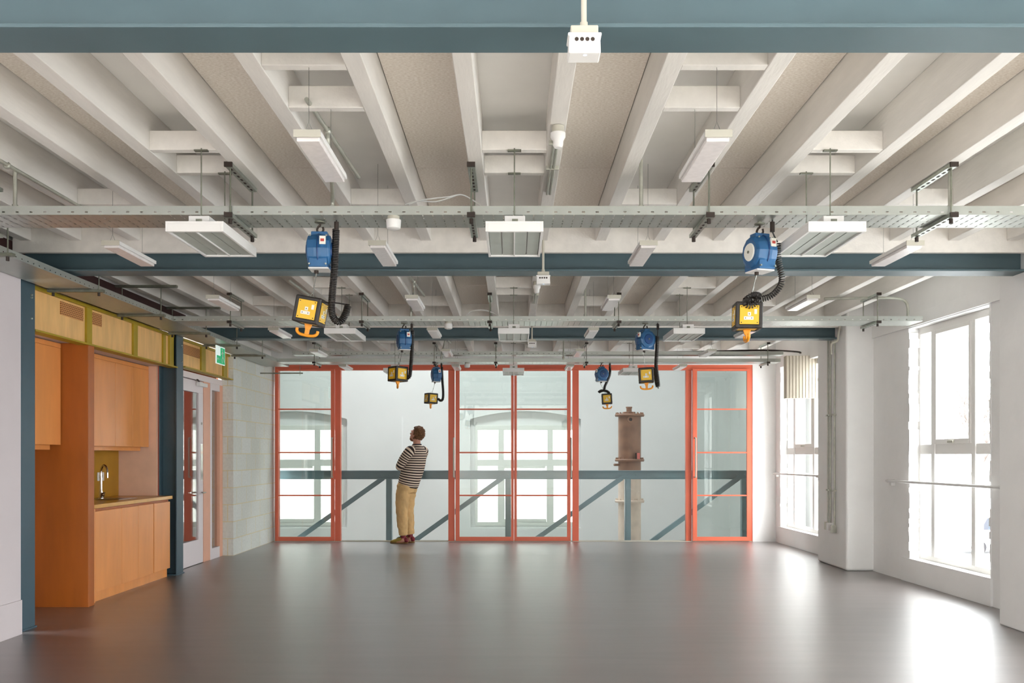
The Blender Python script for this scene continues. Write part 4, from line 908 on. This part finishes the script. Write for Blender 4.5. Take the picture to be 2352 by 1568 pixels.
# ------------------------------------------------------------------ coral glazed screen
def SX(px): return PX(px, D)
def SZ(py): return PZ(py, D)
m = MB(); zt = SZ(838)
m.box(SX(633), SX(1727), D-.04, D+.06, SZ(850), zt)
m.box(SX(633), SX(641), D-.04, D+.06, 0, SZ(850)); m.box(SX(1717), SX(1727), D-.04, D+.06, 0, SZ(850))
for a, b in ((770, 783), (1030, 1044), (1315, 1329), (1575, 1588)): m.box(SX(a), SX(b), D-.03, D+.06, 0, SZ(850))
struct(m.build('trim_6', M_coral, bevel=.003), 'coral red steel posts and head of the glazed screen', 'screen frame')
m = MB(); m.box(-3.66, 3.68, D-.06, D+.1, -.002, .008); struct(m.build('trim_7', M_lgrey), 'thin metal track at the foot of the coral screen', 'trim')
def leaf(name, p0, p1, yo, lab, stile=(7, 7), handle=None, stubs=None):
    Y = D-yo; o = thing(name, (SX((p0+p1)/2), Y, 0), lab, 'door', kind='structure')
    m = MB(); x0, x1 = SX(p0), SX(p1); s0, s1 = SX(p0+stile[0]), SX(p1-stile[1]); zb, z2 = .012, SZ(848)
    m.box(x0, s0, Y-.02, Y+.02, zb, z2).box(s1, x1, Y-.02, Y+.02, zb, z2).box(s0, s1, Y-.02, Y+.02, zb, .075).box(s0, s1, Y-.02, Y+.02, z2-.03, z2)
    m.build('leaf_frame', M_coral, o, bevel=.002)
    m = MB()
    for yy in (940, 1039, 1137): z = SZ(yy); m.box(s0, s1, Y-.014, Y+.014, z-.011, z+.011)
    m.build('glazing_bar', M_coral, o, bevel=.002)
    MB().box(s0, s1, Y-.003, Y+.003, .075, z2-.03).build('glass', G_screen, o)
    if handle:
        hx = SX(handle); z0, z1 = SZ(1098), SZ(1003)
        MB().tube([(hx, Y-.02, z1-.02), (hx, Y-.075, z1-.02), (hx, Y-.08, z1-.04), (hx, Y-.08, z0+.04), (hx, Y-.075, z0+.02), (hx, Y-.02, z0+.02)], .011, 10).build('pull_handle', M_lgrey, o, smooth=True)
    return o
leaf('door_2', 637, 770, .055, 'left coral framed glass leaf beside the block wall', (5, 8), handle=766)
leaf('door_3', 1047, 1180, .055, 'left leaf of the middle pair of coral framed glass doors', (9, 6))
leaf('door_4', 1181, 1310, .055, 'right leaf of the middle pair of coral framed glass doors', (6, 8))
leaf('door_5', 1589, 1719, .055, 'right coral framed glass leaf beside the white end wall', (10, 6), handle=1594)
for x, nm in ((1043, 'left post of the middle doors'), (1311, 'right post of the middle doors')):
    hx = SX(x); z0, z1 = SZ(1098), SZ(1003); Y = D-.03
    tag(MB().tube([(hx, Y, z1-.02), (hx, Y-.08, z1-.02), (hx, Y-.08, z0+.02), (hx, Y, z0+.02)], .011, 10).build('pull_handle', M_lgrey, smooth=True), 'long pale pull handle on the '+nm, 'door handle')
for name, a, b, nm in (('window_3', 783, 1030, 'behind the standing man'), ('window_4', 1329, 1575, 'in front of the old iron vessel')):
    o = thing(name, (SX((a+b)/2), D+.03, 0), 'large clear fixed pane of the coral screen, '+nm, 'window', kind='structure')
    MB().box(SX(a), SX(b), D+.03, D+.036, .008, SZ(850)).build('glass', G_fixed, o)
    m = MB(); m.box(SX(a), SX(b), D+.02, D+.046, .0, .012); m.build('bead', M_lgrey, o)
for a, b, nm in ((1044, 1047, 'left'), (1310, 1315, 'right')):
    pass
# ------------------------------------------------------------------ truss beyond the screen
TY = 14.55
def TX(px): return PX(px, TY)
def TZZ(py): return PZ(py, TY)
o = thing('steel_truss', (0, TY, -.35), 'blue green steel truss with diagonals just beyond the glass screen', 'truss')
zt, zb = TZZ(1080), TZZ(1100)
m = MB(); m.box(-4.3, 4.2, TY-.07, TY+.07, zt-.012, zt).box(-4.3, 4.2, TY-.07, TY+.07, zb, zb+.012).box(-4.3, 4.2, TY-.005, TY+.005, zb+.012, zt-.012)
m.build('top_chord', M_truss, o, bevel=.002)
MB().box(-4.3, 4.2, TY-.06, TY+.06, -.40, -.28).build('bottom_chord', M_truss, o, bevel=.002)
PXs = [-3.86, -1.965, -.075, 1.825, 3.68]
for x in PXs:
    m = MB(); m.box(x-.045, x-.037, TY-.06, TY+.06, -.28, zb).box(x+.037, x+.045, TY-.06, TY+.06, -.28, zb).box(x-.037, x+.037, TY-.064, TY-.056, -.28, zb)
    m.build('post', M_truss, o, bevel=.001)
    for bx in (-.13, 0, .13):
        MB().lathe([(.003, -.012), (.012, -.01), (.012, 0)], (x+bx, TY-.05, (zt+zb)/2), 'y', 8).build('bolt', M_truss, o)
for a, b in zip(PXs[:-1], PXs[1:]):
    m = MB(); m.beam((a+.05, TY-.03, -.28), (b-.09, TY-.03, zb+.02), .012, .075, (0, 0, 1)); m.beam((a+.05, TY+.01, -.245), (b-.09, TY+.01, zb+.055), .07, .01, (0, 0, 1))
    m.build('diagonal', M_truss, o)
# ------------------------------------------------------------------ old iron vessel in the hall
VY_ = 17.0
vx = PX(1446, VY_)
def vz(py): return PZ(py, VY_)
o = thing('iron_vessel', (vx, VY_, -3.5), 'tall brown riveted iron vessel standing in the hall beyond the glass', 'vessel')
MB().lathe([(.21, vz(1080)), (.21, vz(955))], (vx, VY_, 0), 'z', 40).build('upper_shell', M_rust, o, smooth=True)
MB().lathe([(.21, -3.5), (.21, vz(1080))], (vx, VY_, 0), 'z', 40).build('lower_shell', M_rust_wash, o, smooth=True)  # pale reflection in the screen glass is coloured into the lower shell
for py, mm in ((953, M_rust), (1056, M_rust), (1150, M_rust_wash)):
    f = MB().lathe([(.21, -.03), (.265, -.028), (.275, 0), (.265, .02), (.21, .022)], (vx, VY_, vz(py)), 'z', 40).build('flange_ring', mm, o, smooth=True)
    for k_ in range(18):
        a = 2*math.pi*k_/18
        MB().cyl((vx+.245*math.cos(a), VY_+.245*math.sin(a), vz(py)+.02), (vx+.245*math.cos(a), VY_+.245*math.sin(a), vz(py)+.045), .014, 6).build('flange_bolt', mm, f)
MB().lathe([(.12, vz(950)), (.12, vz(946)), (.05, vz(945)), (.05, vz(937)), (.06, vz(937)), (.06, vz(934))], (vx-.01, VY_, 0), 'z', 24).build('top_nozzle', M_rust, o, smooth=True)
MB().lathe([(.06, -.24), (.06, -.2), (.04, -.2), (.04, 0)], (vx-.01, VY_, vz(964)), 'y', 24).build('side_nozzle', M_rust, o, smooth=True)
MB().lathe([(.03, -.243), (.03, -.239)], (vx-.01, VY_, vz(964)), 'y', 20).build('nozzle_bore', M_cap, o)
MB().box(vx+.11, vx+.16, VY_-.235, VY_-.2, vz(1054), vz(1040)).build('tag', M_pinktag, o)
MB().box(vx+.08, vx+.095, VY_-.25, VY_-.22, vz(1056), vz(1040)).build('bracket', M_cap, o)
MB().tube([(vx-.3, VY_-.1, vz(1067)), (vx-.18, VY_-.05, vz(1067))], .022, 8).build('valve_stub', M_rust, o)
# ------------------------------------------------------------------ hall beyond
HY = 20.0
def HX(px): return PX(px, HY)
def HZ(py): return PZ(py, HY)
wins = [(HX(1080), HX(1334)), (HX(1080-537), HX(1334-537))]
zs, za, zb0 = HZ(962), HZ(944), HZ(1212)
m = MB(); x = -9.0; ybk = HY+.25; HT = 11.0
segs = sorted(wins)
for a, b in segs:
    m.box(x, a, HY, ybk, -3.5, 6.8); m.box(a, b, HY, ybk, -3.5, zb0)
    n = 16; arc = [(a+(b-a)*k_/n, zs+(za-zs)*(1-(2*k_/n-1)**2)) for k_ in range(n+1)]
    for p, q in zip(arc[:-1], arc[1:]): m.prism([p, q, (q[0], 6.8), (p[0], 6.8)], 'y', HY, ybk)
    x = b
m.box(x, 5.0, HY, ybk, -3.5, 6.8)
m.box(-9.3, -9.0, D+.2, ybk, -3.5, 6.8).box(4.75, 5.0, D+.12, HY, -3.5, 6.8)
m.box(-9, -4.5, D+.1, D+.25, -3.5, 6.8).box(-4.5, 4.7, D+.02, D+.25, CZ+.2, 6.8).box(-4.5, 4.7, D+.02, D+.12, -3.5, -.25)
struct(m.build('wall_back', M_hall), 'pale plaster walls of the tall hall beyond the glass', 'wall')
struct(MB().box(-9, 4.75, D+.1, HY, -3.6, -3.5).build('floor', M_hallf), 'pale hall floor far below', 'floor')
m = MB(); m.box(-9.3, 5.0, D, 16.6, 6.8, 7).box(-9.3, 5.0, 17.8, ybk, 6.8, 7).box(-9.3, -5, 16.6, 17.8, 6.8, 7).box(2, 5.0, 16.6, 17.8, 6.8, 7)
struct(m.build('ceiling', M_hall), 'hall roof with an unseen roof light added for daylight', 'ceiling')  # the roof opening is unseen, added and sized to daylight the hall
for k_, (a, b) in enumerate(wins):
    o = thing('window_%d' % (5+k_), ((a+b)/2, HY+.2, zb0), ['hall window seen through the middle doors', 'hall window seen through the left leaf'][k_], 'window', kind='structure')
    s = b-a; y0, y1 = HY+.08, HY+.15
    fz0, fz1 = HZ(1207), HZ(976); fa, fb = a+.1, b-.1
    m = MB(); m.box(fa, fb, y0, y1, fz0, HZ(1199)).box(fa, fb, y0, y1, HZ(987), fz1)
    m.box(fa, fa+.06, y0, y1, HZ(1199), HZ(987)).box(fb-.06, fb, y0, y1, HZ(1199), HZ(987))
    m.box(fa+.06, fb-.06, y0, y1, HZ(1070), HZ(1055))
    for c in (HX(1151), HX(1264)): c2 = c+(a-wins[0][0]); m.box(c2-.06, c2+.06, y0, y1, HZ(1055), HZ(987)); m.box(c2-.075, c2+.075, y0, y1, HZ(1199), HZ(1070))
    m.build('frame', M_hframe, o, bevel=.003)
    m = MB(); c0 = HX(1157)+(a-wins[0][0]); c1 = HX(1253)+(a-wins[0][0]); m.box(c0, c1, y0-.01, y0+.03, HZ(1075), HZ(1070)).box(c0-.02, c1+.02, y0-.005, y1, HZ(1199), HZ(1192)); m.build('sash_rail', M_hframe, o)
    m = MB(); m.box(a, fa, y0+.02, y1, zb0, za+.02).box(fb, b, y0+.02, y1, zb0, za+.02).box(fa, fb, y0+.02, y1, fz1, za+.02).box(fa, fb, y0+.02, y1, zb0, fz0); m.build('reveal', M_hall, o)
    MB().box(fa, fb, y0+.04, y0+.046, fz0, fz1).build('glass', G_room, o)
# ------------------------------------------------------------------ outside
def brickm():
    m = bpy.data.materials.new('white brick'); m.use_nodes = True; N = m.node_tree.nodes; L = m.node_tree.links; b = N['Principled BSDF']; b.inputs['Roughness'].default_value = .8
    tc = N.new('ShaderNodeTexCoord'); sp = N.new('ShaderNodeSeparateXYZ'); cb = N.new('ShaderNodeCombineXYZ'); L.new(tc.outputs['Object'], sp.inputs[0]); L.new(sp.outputs[0], cb.inputs[0]); L.new(sp.outputs[2], cb.inputs[1])
    br = N.new('ShaderNodeTexBrick'); br.inputs['Scale'].default_value = 1; br.inputs['Brick Width'].default_value = .22; br.inputs['Row Height'].default_value = .075; br.inputs['Mortar Size'].default_value = .006
    br.inputs['Color1'].default_value = lin((238, 234, 230)); br.inputs['Color2'].default_value = lin((228, 222, 218)); br.inputs['Mortar'].default_value = lin((216, 210, 206))
    L.new(cb.outputs[0], br.inputs['Vector']); L.new(br.outputs[0], b.inputs['Base Color']); return m
struct(MB().box(-10, 6, 22.2, 22.5, -4, 9).build('wall_back', brickm()), 'white brick wall of the next building outside the hall windows', 'wall')
struct(MB().box(8, 90, 16, 120, -3.7, -3.55).build('ground', M_ground), 'pale tarmac yard outside the windows', 'ground')
def van():
    X0, Y0, z = 22.6, 46.0, -3.55
    o = thing('parked_van', (X0, Y0, z), 'pale van parked outside, seen through the near right window', 'van')
    # side profile (y,z) facing the building, nose towards the camera
    prof = [(0, .35), (0, .95), (.25, 1.05), (.9, 1.2), (1.5, 1.85), (2.0, 1.95), (4.6, 1.95), (4.75, 1.8), (4.8, .4)]
    m = MB().prism([(X0+u*.25*4-.5, z+v) for u, v in prof], 'y', Y0-.9, Y0+.9); m.build('body', M_van, o, bevel=.06)
    for a, b, c, d in ((.95, 1.2, 1.5, 1.78), (1.9, 1.2, 2.9, 1.78), (3.1, 1.2, 4.5, 1.78)):
        MB().prism([(X0+a-.5, z+b), (X0+c-.5, z+b), (X0+c-.5, z+d), (X0+a+.35-.5, z+d)], 'y', Y0-.93, Y0-.89).build('side_window', M_vglass, o)
    for u in (.9, 3.9): MB().lathe([(.33, -.12), (.35, 0), (.33, .12)], (X0+u-.5, Y0-.86, z+.34), 'y', 24).build('wheel', M_tyre, o, smooth=True)
van()
def tree(x, y, h, lab, seed):
    rnd = random.Random(seed); o = thing('bare_tree', (x, y, -3.55), lab, 'tree'); m = MB()
    def br(p, d, l, r, dep):
        q = p+d*l; mid = p+d*l*.5+Vector((rnd.uniform(-1, 1), rnd.uniform(-1, 1), 0))*l*.05; m.tube([p, mid, q], [r, r*.85, r*.65], 5)
        if dep == 0: return
        for _ in range(3):
            dd = (d+Vector((rnd.uniform(-1, 1), rnd.uniform(-1, 1), rnd.uniform(-.3, .6)))*.6).normalized(); br(p+d*l*rnd.uniform(.6, 1), dd, l*rnd.uniform(.6, .8), r*.6, dep-1)
    br(Vector((x, y, -3.55)), Vector((0, 0, 1)), h*.3, .16, 5); m.build('branches', M_bark, o)
tree(21, 41, 11, 'bare leafless tree outside the near right window', 3)
tree(31, 58, 12, 'bare leafless tree farther off outside the right window', 5)
